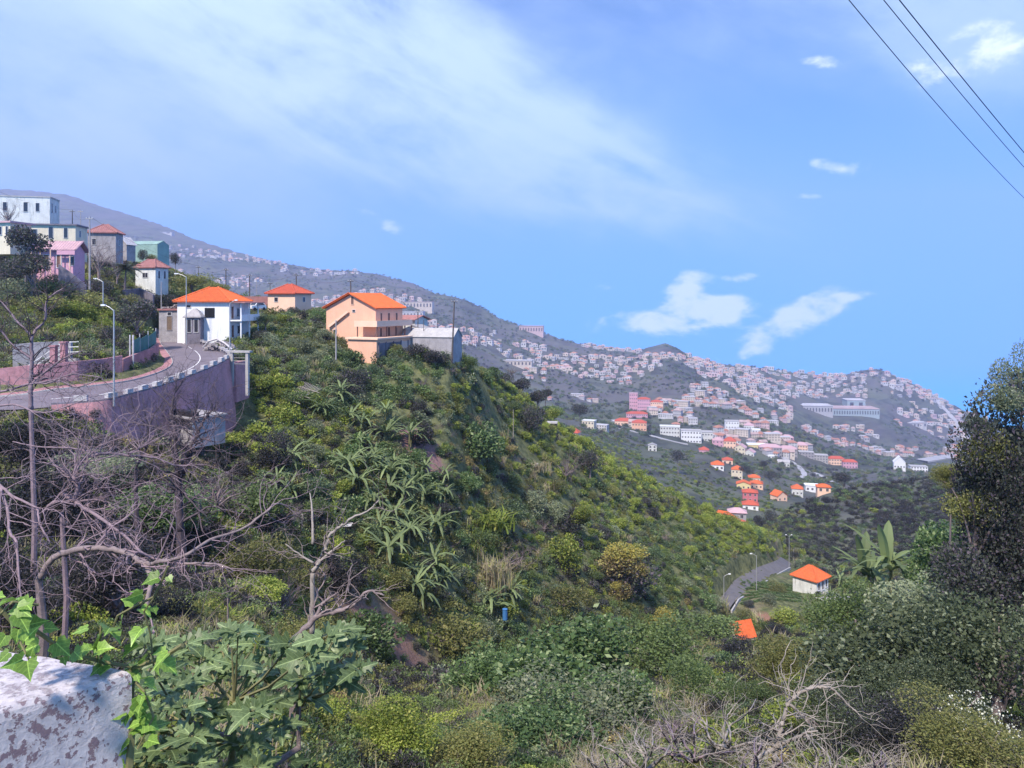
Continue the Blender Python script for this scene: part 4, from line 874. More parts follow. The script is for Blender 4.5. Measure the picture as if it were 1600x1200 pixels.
# the rest, too many and too small to tell apart
Vs = []; Fs = []; Mi = []
mats = [FW['white'], FW['cream'], FW['pink'], FW['grey'], FR['terracotta'], FR['faded'], FR['white'], fd]
for i in chosen[270:]:
    w, d, h = hr_.uniform(8, 17), hr_.uniform(7, 11), hr_.choice([3.5, 4, 6, 6.5, 7, 9.5]); a = R(hr_.uniform(-40, 25)); k = 1 + max(0, D[i] - 1800) / 6000
    w *= k; d *= k; h *= k; cc, ss = math.cos(a), math.sin(a); b0 = len(Vs); z0 = z[i] + .5
    pts = [(sx_ * w / 2, sy_ * d / 2) for sx_, sy_ in ((-1, -1), (1, -1), (1, 1), (-1, 1))]; rt = hr_.random()
    for zq in (-5, h):
        for qx, qy in pts: Vs.append((x[i] + qx * cc - qy * ss, D[i] + qx * ss + qy * cc, z0 + zq))
    wmi = hr_.choice([0, 0, 0, 1, 1, 2, 3]); f0 = [(0, 1, 5, 4), (1, 2, 6, 5), (2, 3, 7, 6), (3, 0, 4, 7)]
    Fs += [tuple(b0 + q for q in f) for f in f0]; Mi += [wmi] * 4
    if rt < .45: Fs.append((b0 + 4, b0 + 5, b0 + 6, b0 + 7)); Mi.append(hr_.choice([6, 6, 5]))
    else:
        Vs.append((x[i], D[i], z0 + h + d * .3)); rm_ = hr_.choice([4, 4, 5, 5])
        Fs += [(b0 + 4 + q, b0 + 4 + (q + 1) % 4, b0 + 8) for q in range(4)]; Mi += [rm_] * 4
    n0 = len(Vs)   # dark window bands on the two faces that look at the road
    for (ax, ay), (bx, by) in ((pts[0], pts[1]), (pts[1], pts[2])):
        nx_, ny_ = (by - ay), -(bx - ax); ln = math.hypot(nx_, ny_); nx_, ny_ = nx_ / ln * .05, ny_ / ln * .05
        for t0, t1 in ((.15, .35), (.62, .82)):
            q = len(Vs)
            for t, zz2 in ((t0, h * .35), (t1, h * .35), (t1, h * .75), (t0, h * .75)):
                qx, qy = ax + (bx - ax) * t + nx_, ay + (by - ay) * t + ny_; Vs.append((x[i] + qx * cc - qy * ss, D[i] + qx * ss + qy * cc, z0 + zz2))
            Fs.append((q, q + 1, q + 2, q + 3)); Mi.append(7)
me = mesh_np('distant_houses', Vs, Fs, mats); me.polygons.foreach_set('material_index', Mi)
tag(link('distant_houses', me), 'mass of tiny pale houses covering the far slopes', kind='stuff')
# long industrial hall on the far slope
def far_big(label, px, py, D, w, d, h, th, rf='white', wl='white', name='industrial_hall', n=14, cat='building'):
    D_ = hit(px, py, D * .6, D * 1.6) or D; c = P(px, py, D_); k = D_ / D
    e = empty(name, c, R(th), label, cat); w *= k; d *= k; h *= k
    m = MB(); m.box(-w / 2, w / 2, 0, d, -15, h); link('wall', m.mesh('wall', FW[wl]), e)
    m = MB(); m.box(-w / 2 - 1, w / 2 + 1, -1, d + 1, h + .02, h + 1.2); link('roof', m.mesh('roof', FR[rf]), e)
    bm_ = MB(); bm_.box(-w / n * .2, w / n * .2, -.3, -.02, h * .25, h * .75); bmh = bm_.mesh('window', fd)
    for j in range(n): link('window', bmh, e, (-w / 2 + w * (j + .5) / n, 0, 0))
    return e
e = far_big('very long pale industrial hall across the far slope', 1330, 650, 2100, 150, 60, 19, -4, 'faded', 'hall', n=22)
far_big('darker end wing of the long industrial hall with tall window bays', 1278, 646, 2120, 80, 50, 20, -6, 'white', 'grey', n=10)
far_big('pale yellow roofed upper hall on top of the industrial complex', 1338, 638, 2170, 50, 40, 22, -4, 'white', 'hall', n=2)
far_big('pale rectangular block amid terraces under the highway', 1432, 668, 2000, 60, 30, 12, 10, 'white', 'white', n=6)
far_big('white strip building on the skyline shoulder', 1395, 606, 2550, 60, 20, 9, -20, 'white', 'white', n=5)
far_big('long white terrace building high on the far hill', 805, 572, 1750, 75, 25, 12, -8, 'white', 'cream', n=9)
far_big('stepped cream hotel on the slope below the summit', 830, 520, 2550, 80, 30, 22, -8, 'faded', 'pink', n=9)
far_big('white polytunnel strip on the high mountain shoulder', 257, 365, 4200, 85, 25, 8, -8, 'white', 'white', n=2, name='polytunnel', cat='greenhouse')
far_big('long row of pale apartment blocks behind the tall pole', 650, 482, 2100, 90, 20, 18, -8, 'faded', 'cream', n=10)
far_big('pale apartment block on the brow above the warehouse', 640, 497, 1700, 60, 20, 14, -8, 'white', 'white', n=8)
# far roads
def far_road(label, marks, w, D0, D1, lift=1.5, mat=None):
    pts = []
    for i in range(len(marks) - 1):
        for j in range(6):
            t = j / 6; qx = marks[i][0] * (1 - t) + marks[i + 1][0] * t; qy = marks[i][1] * (1 - t) + marks[i + 1][1] * t
            d_ = hit(qx, qy, D0, D1)
            if d_: pts.append(P(qx, qy, d_) + Vector((0, 0, lift)))
    # smooth the distances
    for _ in range(4): pts = [pts[0]] + [(pts[i - 1] + pts[i] * 2 + pts[i + 1]) / 4 for i in range(1, len(pts) - 1)] + [pts[-1]]
    vs = []; 
    for i, p_ in enumerate(pts):
        t = pts[min(i + 1, len(pts) - 1)] - pts[max(i - 1, 0)]; n_ = Vector((-t.y, t.x, 0)).normalized() * w / 2; vs += [p_ - n_, p_ + n_, p_ - n_ - Vector((0, 0, 3)), p_ + n_ - Vector((0, 0, 3))]
    fs = []
    for i in range(len(pts) - 1):
        q = i * 4; fs += [(q, q + 4, q + 5, q + 1), (q + 2, q + 6, q + 4, q), (q + 1, q + 5, q + 7, q + 3)]
    return tag(link('road', mesh_np('road', vs, fs, mat or FR['white'])), label, kind='structure')
pr_ = plain('far pale road', (.36, .35, .38), .9, .1, .02)
far_road('highway curving down the end of the far hill', [(1455, 622), (1475, 640), (1492, 660), (1508, 685), (1516, 705)], 22, 1500, 3000, 2, pr_)
far_road('pale road slanting past the industrial hall', [(1212, 624), (1225, 634), (1243, 645)], 10, 1500, 3000, 2, pr_)
far_road('straight pale road under the highway', [(1440, 722), (1480, 716), (1518, 710)], 26, 1100, 2600, 4, pr_)
far_road('small road curving through the valley cluster', [(1222, 716), (1236, 722), (1250, 732), (1258, 742), (1250, 750)], 6, 500, 1200, 1, pr_)
far_road('diagonal track above the dark hill', [(1262, 735), (1285, 745), (1305, 756)], 5, 500, 1300, .8, pr_)
far_road('terrace road above the green terraces', [(930, 662), (960, 668), (1005, 678), (1050, 690), (1080, 696)], 5, 450, 1000, .8, pr_)
# ---------------------------------------------------------------- leaves, crowns, twigs
def leaf_mesh(C0, size, r, up=.35, asp=.5, out=None):
    """one folded diamond leaf at each centre"""
    n = len(C0); d = r.normal(size=(n, 3))
    if out is not None: d += out * 1.0
    d[:, 2] += up; d /= np.linalg.norm(d, axis=1)[:, None]
    q = r.normal(size=(n, 3)); s_ = np.cross(d, q); s_ /= np.linalg.norm(s_, axis=1)[:, None]; nn = np.cross(s_, d)
    L_ = size * r.uniform(.6, 1.4, n)[:, None]; W = L_ * asp
    V_ = np.stack([C0 - d * L_ * .5, C0 + s_ * W * .5 + nn * L_ * .12, C0 + d * L_ * .5, C0 - s_ * W * .5 + nn * L_ * .12], 1).reshape(-1, 3)
    return V_, np.arange(n * 4).reshape(n, 4)
def crown_mesh(name, n, size, seed, mat, k=9, squash=.85, flat=0., asp=.55, fill=.35, up=.35, spread=.62, lr=(.3, .5)):
    r = np.random.default_rng(seed)
    c = r.normal(size=(k, 3)); c /= np.linalg.norm(c, axis=1)[:, None]; c *= r.uniform(.35, 1, k)[:, None] * spread; c[:, 2] = c[:, 2] * squash + flat
    rad = r.uniform(*lr, k); w = rad ** 2; li = r.choice(k, n, p=w / w.sum())
    d = r.normal(size=(n, 3)); d /= np.linalg.norm(d, axis=1)[:, None]; rr = rad[li] * np.where(r.random(n) < fill, r.random(n) ** .5, r.uniform(.86, 1.1, n))
    p = c[li] + d * rr[:, None] * np.array([1, 1, squash])
    # small sub-clumps give tufts and gaps
    cl = r.normal(size=(max(8, n // 30), 3)); cl /= np.linalg.norm(cl, axis=1)[:, None]
    g = r.integers(0, len(cl), n); p += cl[g] * .045 * r.normal(size=(n, 1))
    return mesh_np(name, *leaf_mesh(p, size, r, up, asp, d * .7), mat)
def twig_mesh(name, n, seed, mat, depth=3, r0=.02):
    """a spiky leafless shrub"""
    rr = random.Random(seed); m = MB()
    def go(p, d, ln, rad, k):
        pts = [p]; q = p
        for _ in range(3):
            d = (d + Vector((rr.gauss(0, .22), rr.gauss(0, .22), rr.gauss(.05, .18)))).normalized(); q = q + d * ln / 3; pts.append(q)
        m.tube(pts, [rad, rad * .85, rad * .7, rad * .5], 3)
        if k:
            for _ in range(rr.randint(2, 4)): go(pts[rr.randint(1, 3)], (d + Vector((rr.gauss(0, .6), rr.gauss(0, .6), rr.gauss(.1, .5)))).normalized(), ln * rr.uniform(.5, .8), rad * .55, k - 1)
    for _ in range(n): go(Vector((rr.gauss(0, .12), rr.gauss(0, .12), -.6)), Vector((rr.gauss(0, .5), rr.gauss(0, .5), 1)).normalized(), .65, r0, depth)
    return m.mesh(name, mat)
def blade_mesh(name, n, seed, mat, h=1.0, w=.05, lean=.5):
    r = np.random.default_rng(seed); b = np.c_[r.normal(0, .35, (n, 2)), np.full(n, -.4)]; a = r.uniform(0, 6.28, n); ln = h * r.uniform(.6, 1.3, n); le = lean * r.uniform(.2, 1.3, n)
    dx = np.c_[np.cos(a), np.sin(a), np.zeros(n)]; sx_ = np.c_[-np.sin(a), np.cos(a), np.zeros(n)] * w
    m1 = b + dx * (le * .3)[:, None] * ln[:, None] + np.c_[np.zeros((n, 2)), ln * .65]; t = b + dx * (le * 1.0 * ln)[:, None] + np.c_[np.zeros((n, 2)), ln * (1 - .35 * le)]
    V_ = np.stack([b - sx_, b + sx_, m1 + sx_ * .8, m1 - sx_ * .8, t], 1).reshape(-1, 3); k = np.arange(n)[:, None] * 5
    F_ = [tuple(x) for x in (k + np.array([0, 1, 2, 3]))] + [tuple(x) for x in (k + np.array([3, 2, 4]))]
    return mesh_np(name, V_, F_, mat)
CR = {}
def crown_for(kind, lod, v=0):
    key = (kind, lod, v)
    if key not in CR:
        n, sz = {'far': (420, .17), 'mid': (2300, .085), 'near': (9000, .047), 'close': (16000, .032)}[lod]
        sd_ = abs(hash((sum(map(ord, kind)), len(lod), v))) % 9999
        if kind == 'twiggy':
            m = twig_mesh('crown', 12 if lod != 'far' else 5, sd_, M['twig'], 3, .012)
        elif kind == 'reeds': m = blade_mesh('crown', 260 if lod != 'far' else 60, sd_, L['straw'], 1.3, .02 if lod != 'far' else .05, .5)
        elif kind == 'grass': m = blade_mesh('crown', 220 if lod != 'far' else 60, sd_, L['bright'], .9, .03 if lod != 'far' else .06, .7)
        else: m = crown_mesh('crown', n, sz * (1.25 if kind in ('deep', 'bright') else 1), sd_, L[kind], k=7 + v * 3 + (5 if lod in ('near', 'close') else 0), spread=.6 if lod in ('far', 'mid') else .68, lr=(.3, .5) if lod in ('far', 'mid') else (.2, .42))
        CR[key] = m
    return CR[key]
# ---------------------------------------------------------------- scattered growth nobody could count
_gn = {}
def scatter(name, label, pts, scl, kinds, lod, seed, sq=1.0, rotz=True):
    """pts Nx3, one instanced plant per point; kinds: index of plant per point"""
    order = sorted(set(kinds)); col = bpy.data.collections.new(name + '_plants')
    for j, k in enumerate(order):
        for v in (0, 1):
            o = bpy.data.objects.new('%02d_%s_%d' % (j * 2 + v, k, v), crown_for(k, lod, v)); col.objects.link(o)
    r = np.random.default_rng(seed); n = len(pts); pick = np.array([order.index(k) * 2 for k in kinds]) + r.integers(0, 2, n)
    me = bpy.data.meshes.new(name); me.vertices.add(n); me.vertices.foreach_set('co', np.asarray(pts, np.float32).ravel())
    a = me.attributes.new('pick', 'INT', 'POINT'); a.data.foreach_set('value', pick.astype(np.int32))
    a = me.attributes.new('scl', 'FLOAT_VECTOR', 'POINT'); s3 = np.c_[scl * r.uniform(.85, 1.25, n), scl * r.uniform(.85, 1.25, n), scl * sq * r.uniform(.75, 1.2, n)].astype(np.float32); a.data.foreach_set('vector', s3.ravel())
    a = me.attributes.new('rot', 'FLOAT_VECTOR', 'POINT'); rt = np.c_[r.normal(0, .15, n), r.normal(0, .15, n), r.uniform(0, 6.28, n)].astype(np.float32); a.data.foreach_set('vector', rt.ravel())
    me.update()
    o = link(name, me); tag(o, label, kind='stuff')
    g = bpy.data.node_groups.new(name, 'GeometryNodeTree'); g.interface.new_socket('Geometry', in_out='INPUT', socket_type='NodeSocketGeometry'); g.interface.new_socket('Geometry', in_out='OUTPUT', socket_type='NodeSocketGeometry')
    gi, go = g.nodes.new('NodeGroupInput'), g.nodes.new('NodeGroupOutput'); ip = g.nodes.new('GeometryNodeInstanceOnPoints'); ci = g.nodes.new('GeometryNodeCollectionInfo')
    ci.inputs['Collection'].default_value = col; ci.inputs['Separate Children'].default_value = True; ci.inputs['Reset Children'].default_value = True
    def attr(nm, ty):
        q = g.nodes.new('GeometryNodeInputNamedAttribute'); q.data_type = ty; q.inputs['Name'].default_value = nm; return q.outputs['Attribute']
    lk = g.links.new; lk(gi.outputs[0], ip.inputs['Points']); lk(ci.outputs[0], ip.inputs['Instance']); ip.inputs['Pick Instance'].default_value = True
    lk(attr('pick', 'INT'), ip.inputs['Instance Index']); lk(attr('scl', 'FLOAT_VECTOR'), ip.inputs['Scale'])
    e2 = g.nodes.new('FunctionNodeEulerToRotation'); lk(attr('rot', 'FLOAT_VECTOR'), e2.inputs[0]); lk(e2.outputs[0], ip.inputs['Rotation']); lk(ip.outputs[0], go.inputs[0])
    md = o.modifiers.new('scatter', 'NODES'); md.node_group = g
    return o
KEEP = [(o.location.x, o.location.y, 3.6) for o in C.objects if o.parent is None and o.get('category') in ('house', 'shed', 'building', 'tank', 'garage', 'car', 'hut', 'heap', 'gateway', 'stair', 'greenhouse') and o.location.y < 1000 and o.get('group') is None]
# colour map of the growth, by bearing and row: (px, py, rx, ry, {kind: weight})
ZONES = [
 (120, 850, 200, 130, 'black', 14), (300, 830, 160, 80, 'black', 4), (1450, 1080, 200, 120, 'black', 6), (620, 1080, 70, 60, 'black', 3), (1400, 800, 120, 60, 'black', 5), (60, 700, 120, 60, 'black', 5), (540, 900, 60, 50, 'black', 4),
 (430, 660, 90, 40, 'bright', 5), (440, 640, 50, 60, 'bright', 4), (540, 690, 60, 45, 'bright', 3), (150, 500, 60, 25, 'bright', 3), (110, 470, 90, 40, 'olive', 3), (300, 440, 60, 25, 'olive', 4), (560, 610, 80, 40, 'blue', 4), (480, 560, 80, 50, 'grey', 4), (630, 640, 80, 50, 'grey', 3),
 (620, 600, 90, 40, 'deep', 2), (780, 620, 60, 30, 'bright', 5), (720, 575, 60, 30, 'mid', 4), (700, 600, 60, 30, 'twiggy', 3), (880, 690, 60, 30, 'bright', 7), (960, 740, 60, 30, 'bright', 8), (1040, 775, 50, 20, 'bright', 8), (700, 790, 100, 50, 'olive', 3), (640, 760, 80, 50, 'deep', 3), (720, 820, 60, 35, 'straw', 0),
 (760, 860, 60, 40, 'grass', 4), (770, 900, 40, 40, 'reeds', 5), (850, 740, 50, 30, 'reeds', 3), (880, 760, 50, 30, 'twiggy', 3), (1000, 800, 120, 30, 'grey', 3), (980, 800, 60, 30, 'dark', 2), (950, 830, 60, 30, 'bright', 2), (1130, 820, 80, 28, 'bright', 8), (1180, 850, 40, 20, 'bright', 8), (1080, 880, 90, 50, 'mid', 5), (1060, 850, 70, 40, 'blue', 3),
 (640, 950, 100, 50, 'olive', 2), (650, 1050, 60, 60, 'twiggy', 5), (850, 950, 80, 50, 'grey', 3), (950, 980, 70, 40, 'olive', 3), (520, 900, 80, 60, 'olive', 4), (500, 930, 60, 60, 'twiggy', 3), (250, 700, 60, 25, 'reeds', 4), (230, 720, 60, 30, 'rust', 2), (150, 720, 120, 40, 'twiggy', 4), (700, 700, 60, 30, 'rust', 1), (660, 690, 40, 20, 'twiggy', 4),
 (1390, 800, 120, 45, 'dark', 4), (1300, 830, 80, 40, 'twiggy', 3), (1280, 780, 60, 20, 'olive', 3), (1250, 1000, 60, 50, 'olive', 3), (1190, 960, 30, 15, 'rust', 6), (60, 420, 120, 40, 'dark', 3), (60, 440, 140, 40, 'twiggy', 2), (200, 460, 60, 30, 'dark', 4),
]
KB = ['mid', 'olive', 'grey', 'dark', 'deep', 'twiggy', 'grass', 'reeds', 'bright', 'blue', 'rust', 'black']
KW = np.array([1.6, 1.2, 1.2, .6, 1.0, .7, .35, .2, .3, .4, .05, .25])
def kinds_at(px, py, r):
    n = len(px); W = np.tile(KW, (n, 1)) * np.exp(r.normal(0, .1, (n, len(KB))))
    for cx, cy, rx, ry, k, w in ZONES:
        if k in KB: W[:, KB.index(k)] += w * np.exp(-((px - cx) / rx) ** 2 - ((py - cy) / ry) ** 2) * 1.6
    return W
def choose(W, r, patch=None):
    if patch is not None: W = W * patch
    c = (W / W.sum(1)[:, None]).cumsum(1); j = (r.random(len(W))[:, None] > c).sum(1); return np.array(KB, object)[np.minimum(j, len(KB) - 1)]
def clear(x, y, rad=0):
    ok = np.ones(len(x), bool)
    for c0 in range(0, len(x), 20000):
        s_ = slice(c0, c0 + 20000); d2 = np.sqrt((x[s_, None] - CARVE[None, ::2, 0]) ** 2 + (y[s_, None] - CARVE[None, ::2, 1]) ** 2).min(1); ok[s_] &= d2 > 2.3 + rad
    for kx, ky, kr in KEEP: ok &= np.hypot(x - kx, y - ky) > kr + rad
    return ok
def samples(n, D0, D1, px0=-60, px1=1660, seed=1, log=True):
    r = np.random.default_rng(seed); px = r.uniform(px0, px1, n); D = np.exp(r.uniform(math.log(D0), math.log(D1), n)) if log else r.uniform(D0, D1, n)
    x = (px - 800) / F * D; z = H(x, D); return px, D, x, z, HZ - z / D * F, r
def patches(x, y, s_):
    return np.stack([np.exp(3.2 * tri_noise(x, y, s_, 50 + i)) for i in range(len(KB))], 1)
# on the facing slope
px, D, x, z, py, r = samples(46000, 38, 250, seed=3)
sc_ = r.uniform(.55, 1.35, len(px)) * (D / 130) ** .4 * (1 + .5 * (r.random(len(px)) < .08))
ok = seen(px, D, z + sc_, 6) & clear(x, D, 0) & (py < 1230) & ((np.hypot(x - SOIL[0][0], D - SOIL[0][1]) > 6) | (r.random(len(px)) < .2)) & ((np.hypot(x - SOIL[3][0], D - SOIL[3][1]) > 4) | (r.random(len(px)) < .1)) & ((np.hypot(x - SOIL[1][0], D - SOIL[1][1]) > 2.8) | (r.random(len(px)) < .2)) & ~((px > 1150) & (px < 1262) & (py > 893) & (py < 962)) & ~((px > 1140) & (px < 1330) & (py > 880) & (py < 970) & (r.random(len(px)) < .55))
# keep clear what stands behind and low: in front of the pink wall and the house fronts
ok &= ~((px > 190) & (px < 372) & (py > 655) & (py < 700) & (r.random(len(px)) < .75)) & ~((px > 165) & (px < 372) & (D > 70) & (py < 690) & (py > 560) & (x > -39))
kd = choose(kinds_at(px, py, r), r, patches(x, D, 7)); sc_ = np.where(kd == 'grass', sc_ * .8, sc_)
scatter('undergrowth', 'tangle of low shrubs, canes and grass over the facing slope', np.c_[x, D, z + sc_ * .25][ok], sc_[ok], list(kd[ok]), 'far', 31)
print('undergrowth', ok.sum())
# dark far side of the gully, right-hand hill and valley floor
px, D, x, z, py, r = samples(26000, 250, 760, 560, 1660, seed=4)
sc_ = r.uniform(.9, 2.2, len(px)) * (D / 380) ** .6 * np.where((px > 1195) & (D < 360), 1.25, .85); t_ = np.abs((z / 3.2) % 1 - .5)
ok = seen(px, D, z + sc_ * 1.2, 3) & ((t_ < .24) | (r.random(len(px)) < .12) | (D < 352)) & clear(x, D, 2)
for c in VH:
    ok &= ~((np.abs(px - c[0][0] + 8) < 16) & (py > c[0][1] - 1) & (py < c[0][1] + 10)) 
W = kinds_at(px, py, r); W[:, KB.index('reeds')] = 0; W[:, KB.index('grass')] *= .1; W[:, KB.index('mid')] += 2; W[:, KB.index('blue')] += 1.5; W[:, KB.index('bright')] *= .4; W[:, KB.index('dark')] += np.where((px > 1195) & (D < 380), 9, 0)
kd = choose(W, r, patches(x, D, 30)); 
scatter('hill_scrub', 'scrub and terrace crops on the valley floor and darker hill', np.c_[x, D, z + sc_ * .15][ok], sc_[ok], list(kd[ok]), 'far', 32, .8)
# trees among the far houses
px, D, x, z, py, r = samples(26000, 700, 3900, -20, 1560, seed=5)
sc_ = r.uniform(2.2, 6.5, len(px)) * (D / 1500) ** .5; ok = seen(px, D, z + sc_ * 1.5, 1) & (tri_noise(x, D, 140, 33) + tri_noise(x, D, 45, 34) * .6 > -.18)
ok &= ~((px > 1240) & (px < 1392) & (py > 618) & (py < 664))
kd = np.array(['dark', 'mid', 'deep', 'blue', 'grey', 'olive'], object)[r.integers(0, 6, len(px))]
scatter('distant_trees', 'dark trees and gardens dotted between the far houses', np.c_[x, D, z + sc_ * .3][ok], sc_[ok], list(kd[ok]), 'far', 33, .8)
# the near bank under the camera
px, D, x, z, py, r = samples(9000, 7, 50, -200, 1800, seed=6)
sc_ = r.uniform(.35, .9, len(px)) * (D / 25) ** .35; kd = choose(kinds_at(px, np.minimum(py, 1150), r), r, patches(x, D, 3))
scatter('bank_growth', 'dense low growth covering the near bank', np.c_[x, D, z + sc_ * .3], sc_, list(kd), 'mid', 34)
# vines in rows on the ridge flank
px, D, x, z, py, r = samples(16000, 158, 232, 760, 1225, seed=8)
row = np.abs(((z + x * .10) / 1.15) % 1 - .5)
reg = (py < np.interp(px, [760, 860, 960, 1060, 1130, 1215], [640, 690, 745, 790, 850, 862])) | ((px > 1040) & (py < np.interp(px, [1040, 1120, 1215], [800, 868, 865]))) | ((px > 900) & (px < 1010) & (py > 770) & (py < 835) & (tri_noise(x, D, 12, 61) > -.1)) | ((px > 980) & (px < 1140) & (py > 840) & (py < 960) & (r.random(len(px)) < .3))
ok = (row < .2) & reg & seen(px, D, z + .6, 4) & clear(x, D)
kd = np.where(r.random(len(px)) < .72, 'bright', 'mid'); 
sc2 = r.uniform(.35, .75, len(px)); scatter('vine_rows', 'bright green vines in close rows along the ridge flank', np.c_[x, D, z + .25][ok], sc2[ok], list(kd[ok]), 'far', 35, .8)
# vegetable rows by the lane
r = np.random.default_rng(9); A = ground(1165, 168); B_ = ground(1258, 172); pts = []
for i in range(9):
    for j in range(46):
        px_ = 1158 + j * 2.05 + r.uniform(-.6, .6); D_ = 165 + i * 2.6 + j * .13; g0 = ground(px_, D_)
        if px_ > 1240 and i > 3: continue
        pts.append((g0.x, g0.y, g0.z + .15))
scatter('vegetable_rows', 'rows of leafy vegetables in the plot beside the lane', np.array(pts), np.full(len(pts), .55), ['deep'] * len(pts), 'far', 36, .7)
# ---------------------------------------------------------------- single trees and shrubs
KD = {'black': 'black-green', 'dark': 'dark purple-green', 'mid': 'mid green', 'deep': 'deep green', 'bright': 'yellow-green', 'olive': 'olive green', 'grey': 'grey-green', 'blue': 'blue-green', 'yellow': 'yellow flowering', 'rust': 'rust tinged', 'orange': 'orange', 'twiggy': 'leafless brown', 'reeds': 'straw coloured', 'grass': 'grassy'}
_v = [0]
def plant(kind, px, py, wpx, hpx, D, label, name='tree', cat='tree', lod=None, top=None, bark='bark', group=None, fixed=False):
    """crown centred on this mark; the trunk runs down to the land below it"""
    if D > 0 and not fixed:
        q_ = P(px, py, D); a_ = (q_.z - Hs(q_.x, q_.y)) / (hpx / 2 / F * D)
        if a_ > 1.25 or a_ < -.3:
            h_ = hit(px, py + hpx * .42, 11, 260)
            if h_: D = h_
    c = P(px, py, D); rx = wpx / 2 / F * D; rz = hpx / 2 / F * D; gz = Hs(c.x, c.y) - .15
    if c.z - rz * .9 < gz: c.z = gz + rz * .75
    e = empty(name, (c.x, c.y, gz), 0, label, cat, group); hh = c.z - gz; _v[0] += 1; v = _v[0] % 2
    lod = lod or ('close' if D < 24 and wpx > 160 else 'near' if D < 62 else 'mid')
    if lod == 'close' and wpx * D < 3000: lod = 'near'
    rt = random.Random(_v[0]); m = MB(); tr = min(.2, max(.04, rx * .06))
    if hh > rz * .5:
        lean = Vector((rt.uniform(-.2, .2) * rx, rt.uniform(-.2, .2) * rx, 0))
        m.tube([Vector((0, 0, -.3)), lean * .4 + Vector((0, 0, hh * .4)), lean * .7 + Vector((0, 0, hh * .75)), lean + Vector((0, 0, hh + rz * .02))], [tr * 1.25, tr, tr * .8, tr * .3], 7)
        for k in range(7):
            a = k * .9 + rt.random(); z0 = max(hh * .4, hh - rz * rt.uniform(.5, 1.1)); q = Vector((math.cos(a) * rx * .5, math.sin(a) * rx * .5, hh + rz * rt.uniform(-.25, .2)))
            b0 = lean * .7 + Vector((0, 0, z0)); m.tube([b0, b0.lerp(q, .5) + Vector((0, 0, rz * .08)), q], [tr * .55, tr * .35, tr * .12], 5)
        m.build('trunk', M[bark], e)
    o = link('crown', crown_for(kind, lod, v), e, (0, 0, hh), rt.uniform(0, 6.28)); o.scale = (rx * 1.22, rx * 1.22, rz * 1.25)
    if top:       # a second, differently coloured layer of growth where the photograph shows one
        for k2, dx, dz, sw, sh in top:
            o2 = link('flowering_top' if k2 == 'yellow' else 'young_growth', crown_for(k2, 'mid' if D > 24 else 'near', v), e, (dx * rx, -rx * .35, hh + dz * rz), rt.uniform(0, 6)); o2.scale = (rx * sw, rx * sw, rz * sh)
    return e
